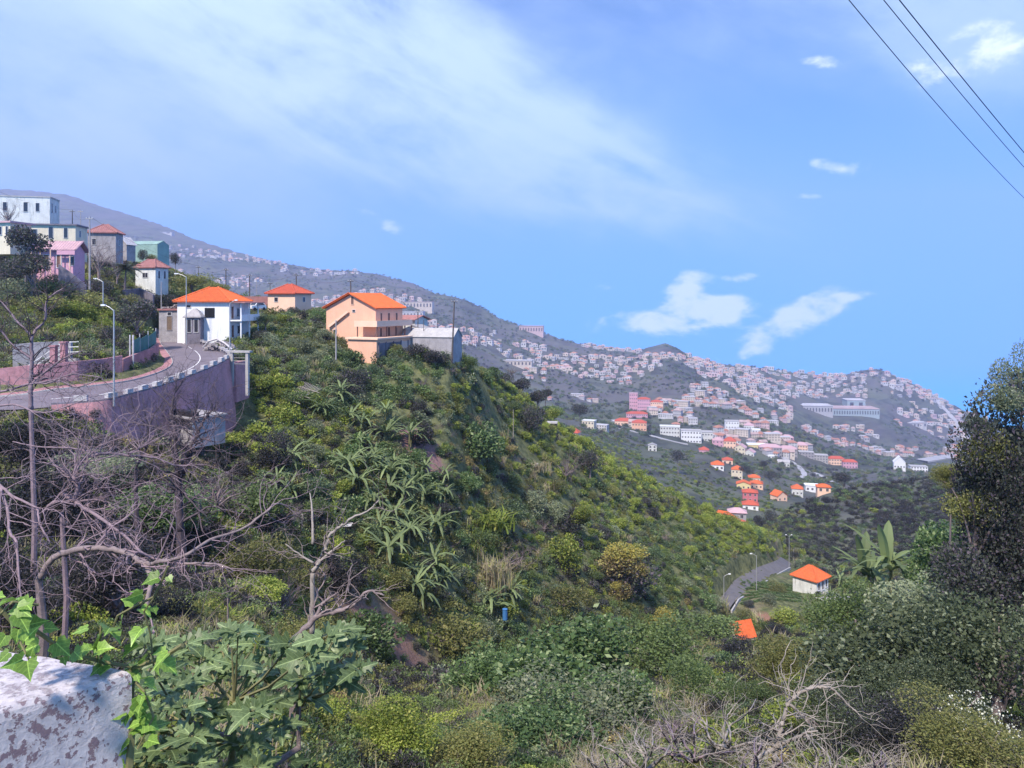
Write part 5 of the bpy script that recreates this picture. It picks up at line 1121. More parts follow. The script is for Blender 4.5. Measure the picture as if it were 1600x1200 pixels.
TR = [
 # facing slope, named one by one
 ('dark', 828, 665, 46, 60, 160, 'tall dark purple tree near the black field shed'), ('dark', 661, 683, 44, 56, 122, 'dark upright tree above the patch of red earth'),
 ('deep', 745, 690, 86, 70, 140, 'broad round deep green tree in the middle of the slope'), ('twiggy', 886, 728, 74, 56, 158, 'brown leafless thicket under the green vine rows'), ('dark', 922, 718, 40, 46, 168, 'dark bush at the top edge of the leafless thicket'),
 ('dark', 893, 818, 64, 62, 132, 'dark purple tree with a yellow-green lit shoulder', [('bright', .4, .6, .8, .6), ('yellow', .6, .5, .5, .5)]), ('dark', 976, 893, 98, 88, 122, 'rounded rust and olive tree with pale yellow crown', [('rust', -.1, .42, .95, .75), ('yellow', .0, .85, .95, .5), ('yellow', .5, .35, .5, .4)]),
 ('rust', 965, 922, 42, 38, 116, 'small yellowish shrub in front of the rounded rust tree', [('yellow', 0, .3, .7, .6)]), ('yellow', 1030, 966, 58, 52, 112, 'yellow flowering shrub standing above the green thicket'),
 ('bright', 885, 868, 70, 56, 115, 'soft yellow-green domed bush uphill of the yellow grasses'), ('blue', 788, 802, 74, 54, 118, 'blue-green domed tree between two grey-green trees'), ('grey', 834, 782, 62, 46, 125, 'grey-green spreading tree with thin pale trunks'),
 ('grey', 866, 800, 40, 40, 124, 'small grey-green tree touching the spreading one'), ('twiggy', 798, 868, 100, 56, 96, 'wide umbrella of bare brown twigs on a forked trunk'), ('dark', 549, 592, 62, 44, 108, 'dark purple bush on the grassy slope below the ridge'),
 ('dark', 215, 492, 72, 62, 112, 'big dark tree overhanging the green net fence'), ('dark', 170, 522, 40, 40, 95, 'dark bush behind the tall street lamp'), ('dark', 42, 380, 74, 70, 112, 'black-green tree crowding the pink house roof'), ('dark', 84, 440, 60, 34, 106, 'low dark shrub before the pink porch posts'),
 ('dark', 46, 418, 86, 64, 110, 'dark tree skirt filling the bank under the balcony house'), ('twiggy', 155, 395, 66, 70, 142, 'bare brown tree in front of the brick tower house'), ('twiggy', 182, 412, 44, 44, 140, 'smaller bare tree between tower house and palm'), ('dark', 222, 398, 18, 24, 158, 'small dark conifer behind the whitewashed cottage'), ('olive', 236, 404, 20, 18, 160, 'rusty olive bush beside the small conifer'),
 ('dark', 274, 404, 17, 26, 168, 'spindly dark tree on the brow against the mountain'), ('bright', 120, 486, 60, 34, 92, 'bright yellow-green bush above the garden steps'), ('olive', 145, 470, 70, 40, 98, 'large olive bush on the bank over the road'), ('olive', 75, 476, 80, 44, 94, 'spreading olive shrub beside the bright bush'),
 ('grey', 30, 450, 80, 50, 92, 'grey-green shrub above the mottled wall'), ('twiggy', 12, 330, 44, 40, 140, 'grey leafless tree before the highest white house'), ('olive', 305, 438, 70, 26, 158, 'long olive hedge line on the brow behind the white house'), ('olive', 340, 450, 46, 22, 156, 'olive bush above the orange hip roof'),
 ('grey', 312, 508, 34, 26, 115, 'pale scrub in front of the ruined cottage'), ('grey', 330, 522, 24, 18, 113, 'little grey bush against the white house corner'), ('dark', 410, 525, 34, 26, 116, 'dark bush below the parked car'), ('mid', 415, 500, 40, 18, 128, 'low green bush under the parked car'),
 ('dark', 592, 554, 20, 16, 119, 'small dark shrub at the foot of the peach lower storey'), ('dark', 604, 550, 16, 20, 119, 'dark sapling against the grey shutters'), ('dark', 648, 548, 44, 32, 120, 'dark thicket below the warehouse'), ('dark', 680, 560, 50, 34, 120, 'widest dark shrub under the tall utility pole'), ('twiggy', 705, 575, 40, 30, 122, 'brown scrub sloping down from the tall pole'),
 ('mid', 730, 566, 34, 22, 138, 'green bush on the ridge right after the warehouse'), ('dark', 788, 592, 34, 26, 196, 'dark tree rising behind the ridge line'), ('dark', 812, 604, 44, 34, 200, 'widest dark tree behind the ridge line'), ('twiggy', 800, 578, 30, 18, 205, 'open bare tree top over the ridge'), ('dark', 838, 622, 46, 32, 204, 'round dark tree lower along the ridge back'), ('mid', 862, 640, 52, 28, 205, 'green tree spilling over the ridge by the shed'),
 ('dark', 852, 616, 30, 20, 208, 'small dark crown behind the ridge trees'), ('dark', 908, 640, 34, 22, 420, 'dark trees beside the cream villa'), ('dark', 1185, 822, 22, 26, 300, 'dark tree at the valley bottom beside the grey house'), ('dark', 1203, 818, 24, 32, 310, 'taller dark tree right at the valley bottom'),
 ('dark', 1316, 748, 40, 26, 342, 'round dark tree standing on the crest of the dark hill'), ('dark', 1242, 868, 16, 12, 225, 'dark bush by the double street lamp'), ('dark', 1193, 726, 16, 14, 560, 'dark round tree on the green shoulder'),
 ('dark', 1060, 712, 26, 22, 520, 'dark clump behind the tiny pale tower house'), ('dark', 1166, 735, 30, 16, 560, 'dark tree clump above the stepped row'), ('dark', 1204, 742, 34, 16, 540, 'dark grove between stepped row and road'),
 ('mid', 470, 620, 60, 36, 100, 'mid green bush below the cane trellis'), ('dark', 440, 690, 56, 50, 82, 'dark shrub under the bright leaves by the pier'), ('bright', 372, 690, 70, 30, 78, 'yellow-green shrub at the foot of the pink pier'), ('bright', 405, 600, 46, 40, 98, 'bright bush below the gateway'), ('bright', 452, 650, 70, 44, 92, 'bright yellow-green drift below the stair pier'),
 ('blue', 500, 770, 70, 60, 72, 'blue-green bush above the banana clump'), ('grey', 498, 752, 26, 22, 70, 'pale grey bush like a snowball'), ('olive', 880, 935, 70, 50, 92, 'low olive bush under the domed bush'), ('dark', 695, 800, 40, 36, 92, 'dark bush between banana plants and grass'),
 ('grass', 762, 815, 80, 44, 100, 'patch of tall yellow-green cane grass'), ('reeds', 772, 902, 56, 60, 84, 'clump of straw coloured reeds'), ('reeds', 838, 732, 40, 16, 148, 'reeds growing over the water tank'), ('olive', 620, 905, 60, 50, 66, 'olive shrub beside the fallen banana stems'), ('black', 540, 905, 90, 60, 56, 'dark thicket behind the pale forked tree'),
 ('mid', 1120, 800, 0, 0, 0, '') ,
 # the gully and near bank
 ('deep', 905, 1075, 330, 190, 42, 'huge deep green leafy thicket filling the gully'), ('deep', 760, 1060, 170, 120, 46, 'deep green leafy mass beside the bare earth bank'), ('mid', 1040, 1010, 190, 110, 52, 'mid green thicket above the dead branches'), ('grey', 900, 1150, 260, 140, 30, 'grey-green foliage at the lower edge of the thicket'),
 ('mid', 1090, 1110, 150, 110, 36, 'mid green bush behind the dead branches'), ('olive', 700, 985, 120, 80, 60, 'olive bush over the blue barrel'), ('deep', 560, 990, 110, 80, 50, 'dark leafy shrub between fig and bare earth'),
 ('bright', 600, 1150, 190, 120, 22, 'fresh yellow-green bush below the fig'), ('bright', 480, 1120, 120, 100, 20, 'lighter yellow-green bush beside the fig stems'), ('olive', 740, 1190, 160, 90, 20, 'olive bush at the bottom edge under the bare earth'), ('olive', 400, 880, 170, 120, 34, 'olive shrub behind the ivy tip'), ('bright', 395, 925, 110, 60, 28, 'sprays of small yellow-green leaves behind the fig'),
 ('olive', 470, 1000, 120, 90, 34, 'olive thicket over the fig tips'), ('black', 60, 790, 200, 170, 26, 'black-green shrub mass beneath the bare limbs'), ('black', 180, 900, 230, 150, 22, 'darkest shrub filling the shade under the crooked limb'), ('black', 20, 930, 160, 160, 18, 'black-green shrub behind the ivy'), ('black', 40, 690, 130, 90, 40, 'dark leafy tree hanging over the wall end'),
 ('deep', 250, 790, 180, 110, 34, 'deep green shrub in the middle of the bare branches'), ('twiggy', 318, 690, 70, 50, 74, 'brown twiggy bush half hiding the garage'), ('grey', 150, 730, 150, 80, 44, 'grey-green scrub under the pink wall'), ('twiggy', 120, 700, 200, 90, 40, 'violet brown twiggy scrub under the road edge'), ('twiggy', 330, 760, 180, 120, 40, 'brown twiggy thicket below the garage'), ('mid', 390, 790, 120, 90, 44, 'green fern-like shrub among brown twigs'), ('twiggy', 430, 930, 120, 100, 32, 'brown twiggy bush by the pale forked tree'),
 ('black', 620, 1110, 80, 50, 34, 'dark bush over the bare earth'),
 ('dark', 20, 425, 70, 50, 100, 'dark bush massed below the balcony house'), ('mid', 90, 452, 70, 40, 100, 'mid green bush below the sloping violet wall'), ('dark', 150, 448, 50, 36, 112, 'dark bush under the tall grey pole'), ('dark', 228, 462, 46, 30, 124, 'dark hedge under the whitewashed cottage'), ('dark', 262, 470, 40, 34, 122, 'dark tree between cottage and ruined cottage'), ('olive', 196, 470, 40, 30, 112, 'olive bush below the palm'),
 # right side
 ('deep', 830, 1175, 250, 120, 27, 'deep green leafy shrub at the bottom edge of the gully'), ('deep', 965, 1105, 230, 130, 31, 'deep green thicket touching the grey dry scrub'), ('mid', 690, 1205, 180, 90, 23, 'mid green bush at the bottom edge under bare soil'), ('bright', 560, 1185, 130, 90, 21, 'small leaved yellow-green bush beside the fig'), ('dark', 1530, 770, 150, 220, 29, 'purple-leaved crown crowding the edge tree'), ('dark', 1520, 900, 170, 190, 29, 'dark leafy skirt below the purple-leaved crown'),
 ('dusk', 1300, 1120, 190, 120, 22, 'dusky green shrub behind the snag arm'), ('dusk', 1470, 1090, 200, 140, 22, 'dusky green mass above the white flowering bush'),
 ('dark', 1575, 745, 210, 300, 30, 'tall purple-leaved tree at the edge with olive side growth', [('olive', -.55, .3, .45, .35), ('olive', -.75, -.25, .42, .28), ('grey', -.3, .85, .4, .25)]), ('grey', 1598, 590, 90, 130, 31, 'pale grey-green top of the tall edge tree'), ('grey', 1528, 665, 46, 44, 31, 'small grey-green spray reaching out from the purple tree'),
 ('deep', 1475, 870, 180, 160, 36, 'mid green tree in front of the purple-leaved one'), ('olive', 1480, 745, 60, 44, 34, 'olive spray beside the dark crest'), ('black', 1580, 900, 160, 200, 30, 'purple-black lower half of the edge tree'), ('mid', 1340, 965, 150, 120, 42, 'leafy mid green tree below the valley house'), ('dusk', 1400, 1030, 330, 210, 27, 'wide dusky green tree filling the near corner'),
 ('dusk', 1545, 1010, 240, 200, 24, 'dusky green tree beside the white flowering bush'), ('grey', 1480, 950, 230, 140, 30, 'grey-green crown spreading over the dark trees'), ('olive', 1232, 1036, 120, 76, 44, 'olive tree with drooping branches over the grey wall'), ('olive', 1300, 1045, 110, 90, 38, 'second olive tree leaning to the dark one'), ('orange', 1228, 1088, 56, 44, 42, 'orange leaved bush under the olive tree'), ('orange', 1205, 1105, 30, 26, 40, 'little orange sprig beside the orange bush'),
 ('bright', 1255, 1140, 150, 90, 26, 'yellow-green shrubs behind the bleached snag'), ('olive', 1530, 1150, 230, 130, 15, 'white flowering olive bush in the corner'), ('deep', 1090, 1060, 70, 60, 44, 'dark green bush left of the grey wall'), ('bright', 1225, 968, 50, 30, 52, 'yellow-green tuft above the olive tree'), ('twiggy', 1060, 1150, 160, 90, 20, 'grey dry scrub behind the dead branches'),
 ('mid', 1110, 985, 90, 50, 70, 'green shrubs at the foot of the terraces'), ('black', 1420, 1140, 220, 140, 18, 'black-green shrub under the wide dark tree'), ('mid', 1180, 1090, 90, 60, 34, 'low green shrub before the grey wall'),
]
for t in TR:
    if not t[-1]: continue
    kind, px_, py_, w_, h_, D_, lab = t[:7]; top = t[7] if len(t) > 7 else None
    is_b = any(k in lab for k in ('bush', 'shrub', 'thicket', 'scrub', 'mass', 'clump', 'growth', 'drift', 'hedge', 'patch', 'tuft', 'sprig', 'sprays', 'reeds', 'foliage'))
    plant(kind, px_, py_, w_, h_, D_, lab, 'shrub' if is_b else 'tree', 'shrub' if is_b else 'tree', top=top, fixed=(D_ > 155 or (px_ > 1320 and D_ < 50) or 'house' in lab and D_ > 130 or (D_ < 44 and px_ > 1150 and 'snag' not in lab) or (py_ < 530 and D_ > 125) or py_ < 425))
# white blossom on the corner bush
ob = [o for o in C.objects if o.get('label', '').startswith('white flowering olive')][0]
r = np.random.default_rng(4); d = r.normal(size=(420, 3)); d /= np.linalg.norm(d, axis=1)[:, None]; d[:, 2] = np.abs(d[:, 2]); V_, F_ = leaf_mesh(d * r.uniform(.55, .85, 420)[:, None], .035, r, .2, .9)
o = link('blossom', mesh_np('blossom', V_, F_, L['whiteflower']), ob, ob.children[0].location); o.scale = ob.children[-1].scale
# further shrubs the photograph lets one pick out on the slope
px, D, x, z, py, r = samples(1500, 70, 235, 380, 1215, seed=14)
ok = seen(px, D, z + 1, 0) & clear(x, D, 1.2); W = kinds_at(px, py, r); W[:, KB.index('twiggy')] *= .6; W[:, KB.index('reeds')] *= .4; W[:, KB.index('grass')] *= .4; W[:, KB.index('dark')] *= 2.2; kd = choose(W, r, patches(x, D, 7)); put = []
LS = [(430, 640, 'below the stair pier'), (550, 592, 'near the dark purple bush'), (590, 560, 'under the peach house'), (690, 560, 'under the grey warehouse'), (745, 690, 'around the broad round tree'), (661, 683, 'near the red earth patch'), (870, 673, 'near the black field shed'), (838, 752, 'around the water tank'), (960, 740, 'along the upper vine rows'), (1000, 810, 'below the upper vine rows'), (1120, 850, 'under the lower vine rows'),
      (976, 893, 'around the rounded rust tree'), (893, 818, 'near the yellow shouldered tree'), (788, 802, 'around the blue-green domed tree'), (640, 800, 'among the banana plants'), (1080, 930, 'above the valley lane'), (762, 830, 'by the yellow cane grass'), (480, 540, 'on the slope below the bungalow'), (455, 590, 'around the cane trellis'), (820, 930, 'above the green thicket')]
used = set()
for i in np.where(ok)[0]:
    if len(put) > 190: break
    if any(math.hypot(x[i] - a, D[i] - b_) < 5.5 for a, b_ in put): continue
    if any(abs(px[i] - t[1]) < t[3] * .45 and abs(py[i] - t[2]) < t[4] * .5 for t in TR): continue
    k = kd[i]; rr_ = r.uniform(1.3, 2.5); pl = min(LS, key=lambda l: math.hypot(px[i] - l[0], (py[i] - l[1]) * 1.4))
    sz = 'small' if rr_ < 1.6 else 'large' if rr_ > 2.1 else 'rounded'; lab = '%s %s shrub %s' % (sz, KD[k], pl[2]); put.append((x[i], D[i]))
    plant(k, px[i], HZ - (z[i] + rr_ * .6) / D[i] * F, rr_ * 2 / D[i] * F, rr_ * 1.5 / D[i] * F, D[i], lab, 'shrub', 'shrub', group='shrubs spread over the facing slope', lod='mid')
# ---------------------------------------------------------------- banana plants and the palm
def arch_leaf(ln, wd, droop, seed, notch=.15, seg=9, rise=.75):
    rr = random.Random(seed); vs = []; fs = []
    for i in range(seg + 1):
        t = i / seg; hx = ln * (t * .85); hz = ln * (rise * t - droop * t * t); w = wd * math.sin(math.pi * min(1, .1 + t * .9)) ** .6 * (1 - rr.random() * notch) * (.15 if i == seg else 1) * (.25 if i == 0 else 1)
        vs += [(hx, -w, hz - w * .35), (hx, 0, hz), (hx, w, hz - w * .35)]
    for i in range(seg):
        q = i * 3; fs += [(q, q + 1, q + 4, q + 3), (q + 1, q + 2, q + 5, q + 4)]
    return mesh_np('leaf', vs, fs, L['banana'])
BL = [arch_leaf(2.9, .21, d_, k, notch=.5, seg=14, rise=.9) for k, d_ in enumerate((.55, .85, 1.15, .35))]
def banana(k, h0=1.2, h1=2.2):
    rr = random.Random(k); e = empty('banana_plant', (0, 0, 0), 0, 'x', 'banana plant')
    for s_ in range(2):
        sx_, sy_ = rr.uniform(-.5, .5), rr.uniform(-.5, .5); hh = rr.uniform(h0, h1); m = MB(); m.tube([(sx_, sy_, -.4), (sx_ * 1.15, sy_, hh)], [.14, .08], 6); m.build('stem', M['stem'], e)
        for j in range(10):
            o = link('leaf', BL[(j + s_) % 4], e, (sx_ * 1.15, sy_, hh), j * .66 + rr.random() * .5); q = rr.uniform(.75, 1.1); o.scale = (q, q, q * rr.uniform(.8, 1.15))
    return e
bp = [banana(k) for k in range(3)]; first = [True] * 3; rb = random.Random(3)
BA = [(560, 700, 96), (575, 730, 92), (590, 715, 94), (605, 745, 90), (620, 728, 94), (600, 770, 84), (625, 775, 84), (580, 790, 80), (650, 762, 90), (668, 780, 88), (690, 775, 92), (615, 805, 78), (640, 812, 78), (590, 835, 72), (560, 760, 84), (545, 735, 88), (640, 690, 108), (610, 682, 108), (660, 735, 100), (700, 745, 102), (540, 655, 104), (570, 660, 104), (600, 650, 106),
      (655, 840, 74), (685, 830, 78), (630, 850, 72), (600, 870, 68), (650, 900, 64), (675, 895, 66), (640, 925, 62), (692, 912, 66), (660, 940, 62), (762, 940, 82), (790, 935, 84), (775, 955, 80), (480, 700, 78), (455, 730, 72), (430, 760, 66), (460, 770, 66), (505, 640, 98), (530, 625, 102),
      (1318, 905, 60), (1300, 925, 66), (1340, 880, 60), (1275, 958, 80), (1300, 965, 70)]
BW = [(580, 720, 'in the upper banana clump'), (600, 800, 'in the middle banana clump'), (650, 930, 'in the lower banana group'), (775, 940, 'above the blue barrel'), (455, 740, 'below the bright drift'), (540, 650, 'on the shoulder above the clump'), (1380, 880, 'beside the mid green edge tree'), (1310, 930, 'next to the small valley house'), (690, 760, 'at the uphill end of the clump'), (1285, 960, 'below the valley house path')]
for n_, (px_, py_, D_) in enumerate(BA):
    k = n_ % 3; D_ = hit(px_, py_ + 12, 30, 230) or D_; g0 = P(px_, py_, D_); gz = Hs(g0.x, g0.y); root = bp[k]
    if first[k]: first[k] = False
    else: root = copy_tree(bp[k])
    lift = 0 if D_ > 60 else max(0, g0.z - gz - 2)
    root.location = (g0.x, g0.y, gz - .1 + lift * 0); root.rotation_euler = (0, 0, rb.uniform(0, 6)); s_ = rb.uniform(.8, 1.25); root.scale = (s_, s_, s_)
    pl = min(BW, key=lambda l: math.hypot(px_ - l[0], py_ - l[1])); root['label'] = '%s banana plant %s' % (['shortest', 'spreading', 'leaning', 'tallest', 'ragged', 'broad leaved', 'slender'][n_ % 7], pl[2]); root['group'] = 'banana plants on the terraces'
for px_, py_, D_, lb_ in ((1385, 888, 44, 'tall banana plant with two bright upright leaves by the deep green tree'), (1350, 900, 47, 'tall banana plant arching over the small valley house path')):
    g0 = P(px_, py_, D_); gz = Hs(g0.x, g0.y); bt = banana(int(px_), g0.z - gz - .5, g0.z - gz + .4); bt.location = (g0.x, g0.y, gz); bt['label'] = lb_; bt.rotation_euler = (0, 0, 1)
    BW_ = arch_leaf(2.7, .34, .35, 9, notch=.1, seg=12, rise=.9)
    link('leaf', BW_, bt, (0, 0, g0.z - gz)).rotation_euler = (0, -.75, 2.6); link('leaf', BW_, bt, (0, 0, g0.z - gz)).rotation_euler = (0, -.6, 0)
# palm
e = empty('palm_tree', P(194, 452, 134), 0, 'ragged grey-green palm on a slim trunk before the cottage', 'palm')
e.location.z = Hs(e.location.x, e.location.y) ; hh = (470 - 420) / F * 134 - e.location.z + 0
part(e, 'trunk', 'bark', lambda m: m.tube([(0, 0, -.3), (.15, 0, hh * .5), (.35, 0, hh)], [.2, .16, .13], 7))
def frond(seed):
    rr = random.Random(seed); vs = []; fs = []
    for i in range(16):
        t = i / 15; c = Vector((2.5 * t, 0, .9 * t - 1.9 * t * t)); w = .75 * math.sin(math.pi * (.12 + .86 * t))
        for s_ in (-1, 1): q = len(vs); vs += [c, c + Vector((.22, 0, 0)), c + Vector((.42, s_ * w, -.35 * w + rr.uniform(-.08, .08)))]; fs.append((q, q + 1, q + 2))
    return mesh_np('frond', vs, fs, L['palm'])
fr = [frond(k) for k in range(3)]
for k in range(26): o = link('frond', fr[k % 3], e, (.35, 0, hh), k * 2.4); o.rotation_euler = (0, random.uniform(-.7, .5), k * 2.4)
# ---------------------------------------------------------------- bare trees and dead branches
def crooked(m, p, d, ln, rad, k, rr, kink=.35, kids=(2, 4), sag=0.0, sides=4):
    pts = [p]; q = p; n = 5
    for i in range(n):
        d = (d + Vector((rr.gauss(0, kink), rr.gauss(0, kink), rr.gauss(-sag, kink)))).normalized(); q = q + d * ln / n; pts.append(q)
    m.tube(pts, [rad * (1 - .13 * i) for i in range(n + 1)], sides)
    if k:
        for _ in range(rr.randint(*kids)):
            i = rr.randint(1, n); crooked(m, pts[i], (d + Vector((rr.gauss(0, .8), rr.gauss(0, .5), rr.gauss(.15, .7)))).normalized(), ln * rr.uniform(.45, .75), rad * .55, k - 1, rr, kink, kids, sag, 3)
def bare_tree(label, limbs, mat, seed, twig_n=3, twig_len=1.2, depth=2, base=None, tmat=None, name='bare_tree', kids=(2, 3)):
    """limbs: lists of (px, py, distance) with a start and an end thickness in metres"""
    rr = random.Random(seed); p0 = P(*limbs[0][0][0]); e = empty(name, (p0.x, p0.y, Hs(p0.x, p0.y)), 0, label, 'tree'); o0 = Vector(e.location); tw = MB()
    if base:      # trunk from the land up to where the limbs part
        b0 = P(*base); g0 = Vector((b0.x, b0.y, Hs(b0.x, b0.y))); e.location = g0; o0 = g0; mid = g0.lerp(b0, .5) + Vector((.1, 0, 0)); m = MB(); r0 = limbs[0][1]
        m.tube([g0 - o0 - Vector((0, 0, .3)), mid - o0, b0 - o0], [r0 * 1.6, r0 * 1.3, r0], 7); m.build('trunk', M[mat], e)
    for marks, r0, r1 in limbs:
        q = [P(*k) - o0 for k in marks]; pts = []
        for i in range(len(q) - 1):
            p_0, p_1, p_2, p_3 = q[max(i - 1, 0)], q[i], q[i + 1], q[min(i + 2, len(q) - 1)]
            for j in range(5):
                t = j / 5; c = .5 * ((2 * p_1) + (p_2 - p_0) * t + (2 * p_0 - 5 * p_1 + 4 * p_2 - p_3) * t * t + (3 * p_1 - p_0 - 3 * p_2 + p_3) * t ** 3); pts.append(c + Vector([rr.gauss(0, r0 * .15) for _ in range(3)]))
        pts.append(q[-1]); n = len(pts); m = MB(); m.tube(pts, [r0 + (r1 - r0) * i / (n - 1) for i in range(n)], 7); m.build('branch', M[mat], e, True)
        for i in range(2, n):
            for _ in range(twig_n):
                if rr.random() < .27:
                    d = (pts[i] - pts[i - 1]).normalized(); crooked(tw, pts[i], (d + Vector((rr.gauss(0, .9), rr.gauss(0, .6), rr.gauss(.2, .8)))).normalized(), twig_len * rr.uniform(.4, 1.2), (r0 + (r1 - r0) * i / n) * .42, depth, rr, .3, kids)
    o = tw.build('twigs', M[tmat or mat], e); o['kind'] = 'stuff'; return e
bare_tree('crooked leafless tree with one thick brownish limb over the dark shrubs', [([(60, 905, 13), (80, 875, 13), (109, 861, 13), (156, 856, 13), (190, 862, 13), (212, 872, 12.8), (225, 881, 12.7), (250, 878, 12.5), (265, 874, 12.4)], .06, .03), ([(225, 881, 12.7), (236, 905, 12.4), (232, 930, 12.2), (228, 960, 12)], .05, .03), ([(250, 878, 12.5), (287, 869, 12), (328, 844, 12.4), (375, 828, 12.8), (416, 800, 13), (428, 788, 13.2), (447, 790, 13.4), (462, 806, 13.5)], .03, .010),
   ([(287, 881, 12.4), (337, 881, 12.2), (365, 892, 12)], .022, .01)], 'bark', 3, 2, 1.0, 2, (60, 905, 13), 'barkpink')
bare_tree('tangle of pale pinkish bare limbs sweeping down across the shrubs', [([(96, 770, 15), (116, 784, 15), (156, 809, 14.6), (194, 837, 14.2), (231, 869, 13.8), (287, 881, 13.6), (337, 884, 13.4)], .04, .012), ([(116, 784, 15), (122, 760, 15), (116, 747, 15), (125, 722, 15.2), (156, 709, 15.4), (200, 711, 15.6), (244, 716, 15.8), (275, 728, 16), (300, 725, 16)], .045, .012),
   ([(200, 709, 15.6), (219, 700, 15.8), (247, 684, 16)], .022, .008), ([(68, 800, 14.8), (84, 785, 14.8), (116, 784, 15), (150, 780, 15), (170, 775, 15)], .035, .01), ([(156, 709, 15.4), (110, 700, 15.4), (60, 698, 15.4), (20, 690, 15.5)], .02, .01)], 'barkpink', 5, 4, 1.25, 2, (96, 800, 15))
bare_tree('long thin bare branches drooping beside the road from the frame edge', [([(-40, 735, 14), (0, 759, 13.6), (19, 775, 13.4), (56, 794, 13.2), (62, 819, 13), (78, 847, 12.8)], .03, .012), ([(0, 759, 13.6), (12, 800, 13.2), (15, 831, 13), (25, 847, 12.8), (28, 881, 12.6), (31, 912, 12.4), (33, 952, 12.2)], .028, .014),
   ([(-40, 600, 17), (0, 612, 17), (45, 600, 17), (78, 598, 17), (110, 585, 17), (160, 590, 17)], .03, .01), ([(-30, 640, 16), (20, 632, 16), (60, 645, 16), (90, 640, 16), (130, 625, 16)], .026, .01)], 'barkpink', 8, 3, 1.2, 2, (-40, 735, 14))
bare_tree('spreading bare crown reaching over the road and garden wall', [([(48, 600, 19), (50, 560, 19), (50, 525, 19), (70, 500, 19), (73, 470, 19), (100, 450, 19)], .05, .015), ([(50, 560, 19), (20, 540, 19), (0, 515, 19), (-20, 500, 19)], .03, .015), ([(50, 525, 19), (25, 500, 19), (10, 480, 19), (0, 470, 19)], .03, .01), ([(48, 600, 19), (85, 570, 19), (110, 555, 19), (130, 548, 19)], .03, .01), ([(48, 600, 19), (90, 595, 19), (120, 605, 19), (155, 590, 19), (158, 570, 19)], .025, .01), ([(48, 640, 19), (48, 600, 19)], .06, .05)], 'barkpink', 13, 4, 1.2, 2, (48, 640, 19), 'barkdark')
bare_tree('dark forked bare tree standing before the pink retaining wall', [([(282, 830, 46), (280, 790, 46), (278, 756, 46), (287, 737, 46), (299, 705, 46), (309, 675, 46), (325, 650, 46), (334, 636, 46)], .24, .04), ([(278, 756, 46), (276, 715, 46), (274, 680, 46), (268, 650, 46), (272, 619, 46), (290, 590, 46)], .16, .03), ([(309, 675, 46), (302, 655, 46), (300, 640, 46)], .08, .03), ([(274, 680, 46), (245, 668, 46), (215, 662, 46), (190, 658, 46)], .09, .02), ([(272, 640, 46), (255, 622, 46), (235, 605, 46)], .06, .02)], 'barkdark', 21, 4, 2.6, 2, (282, 830, 46))
bare_tree('smaller dark bare tree to the side of the garage', [([(212, 770, 48), (214, 730, 48), (228, 700, 48), (232, 668, 48), (246, 640, 48), (262, 618, 48)], .12, .02), ([(228, 700, 48), (205, 680, 48), (185, 655, 48)], .06, .02), ([(232, 668, 48), (210, 640, 48), (205, 615, 48)], .05, .02)], 'barkdark', 22, 4, 2.2, 2, (212, 770, 48))
bare_tree('pale forked dead tree rising in the middle of the slope', [([(487, 990, 30), (488, 940, 30), (489, 897, 30), (499, 879, 30), (508, 857, 30), (517, 835, 30), (535, 820, 30), (555, 807, 30), (575, 798, 30), (592, 782, 30)], .11, .025), ([(499, 879, 30), (510, 868, 30), (524, 857, 30), (539, 844, 30)], .07, .025), ([(490, 880, 30), (470, 868, 30), (446, 850, 30)], .05, .02), ([(489, 850, 30), (488, 800, 30.5), (484, 770, 31)], .06, .02)], 'barkpale', 31, 1, 1.6, 1, (487, 990, 30), 'bark')
bare_tree('low dead branch forking above the fig tips', [([(452, 1010, 14), (465, 995, 14), (495, 965, 14), (520, 957, 14), (544, 950, 14), (560, 938, 14), (577, 924, 14), (600, 931, 14)], .07, .015), ([(495, 965, 14), (503, 945, 14), (515, 935, 14), (528, 925, 14)], .04, .01), ([(358, 990, 14), (356, 960, 14), (356, 935, 14)], .02, .01)], 'bark', 33, 1, .8, 1, (452, 1010, 14))
bare_tree('bleached snag with a long arching arm above the yellow-green shrubs', [([(1210, 1190, 13), (1214, 1164, 13), (1220, 1140, 13), (1225, 1119, 13), (1232, 1098, 13), (1245, 1086, 13), (1262, 1077, 13), (1280, 1074, 13), (1296, 1074, 13), (1310, 1085, 13), (1325, 1102, 13), (1342, 1116, 13)], .045, .013), ([(1214, 1164, 13), (1240, 1155, 12.8), (1258, 1145, 12.6), (1278, 1142, 12.5)], .035, .01), ([(1210, 1170, 13), (1190, 1180, 12.8), (1170, 1195, 12.6)], .04, .02), ([(1232, 1098, 13), (1250, 1115, 13), (1268, 1135, 13)], .03, .01)], 'barkpale', 41, 2, .7, 1, (1210, 1190, 13))
rb2 = random.Random(77)
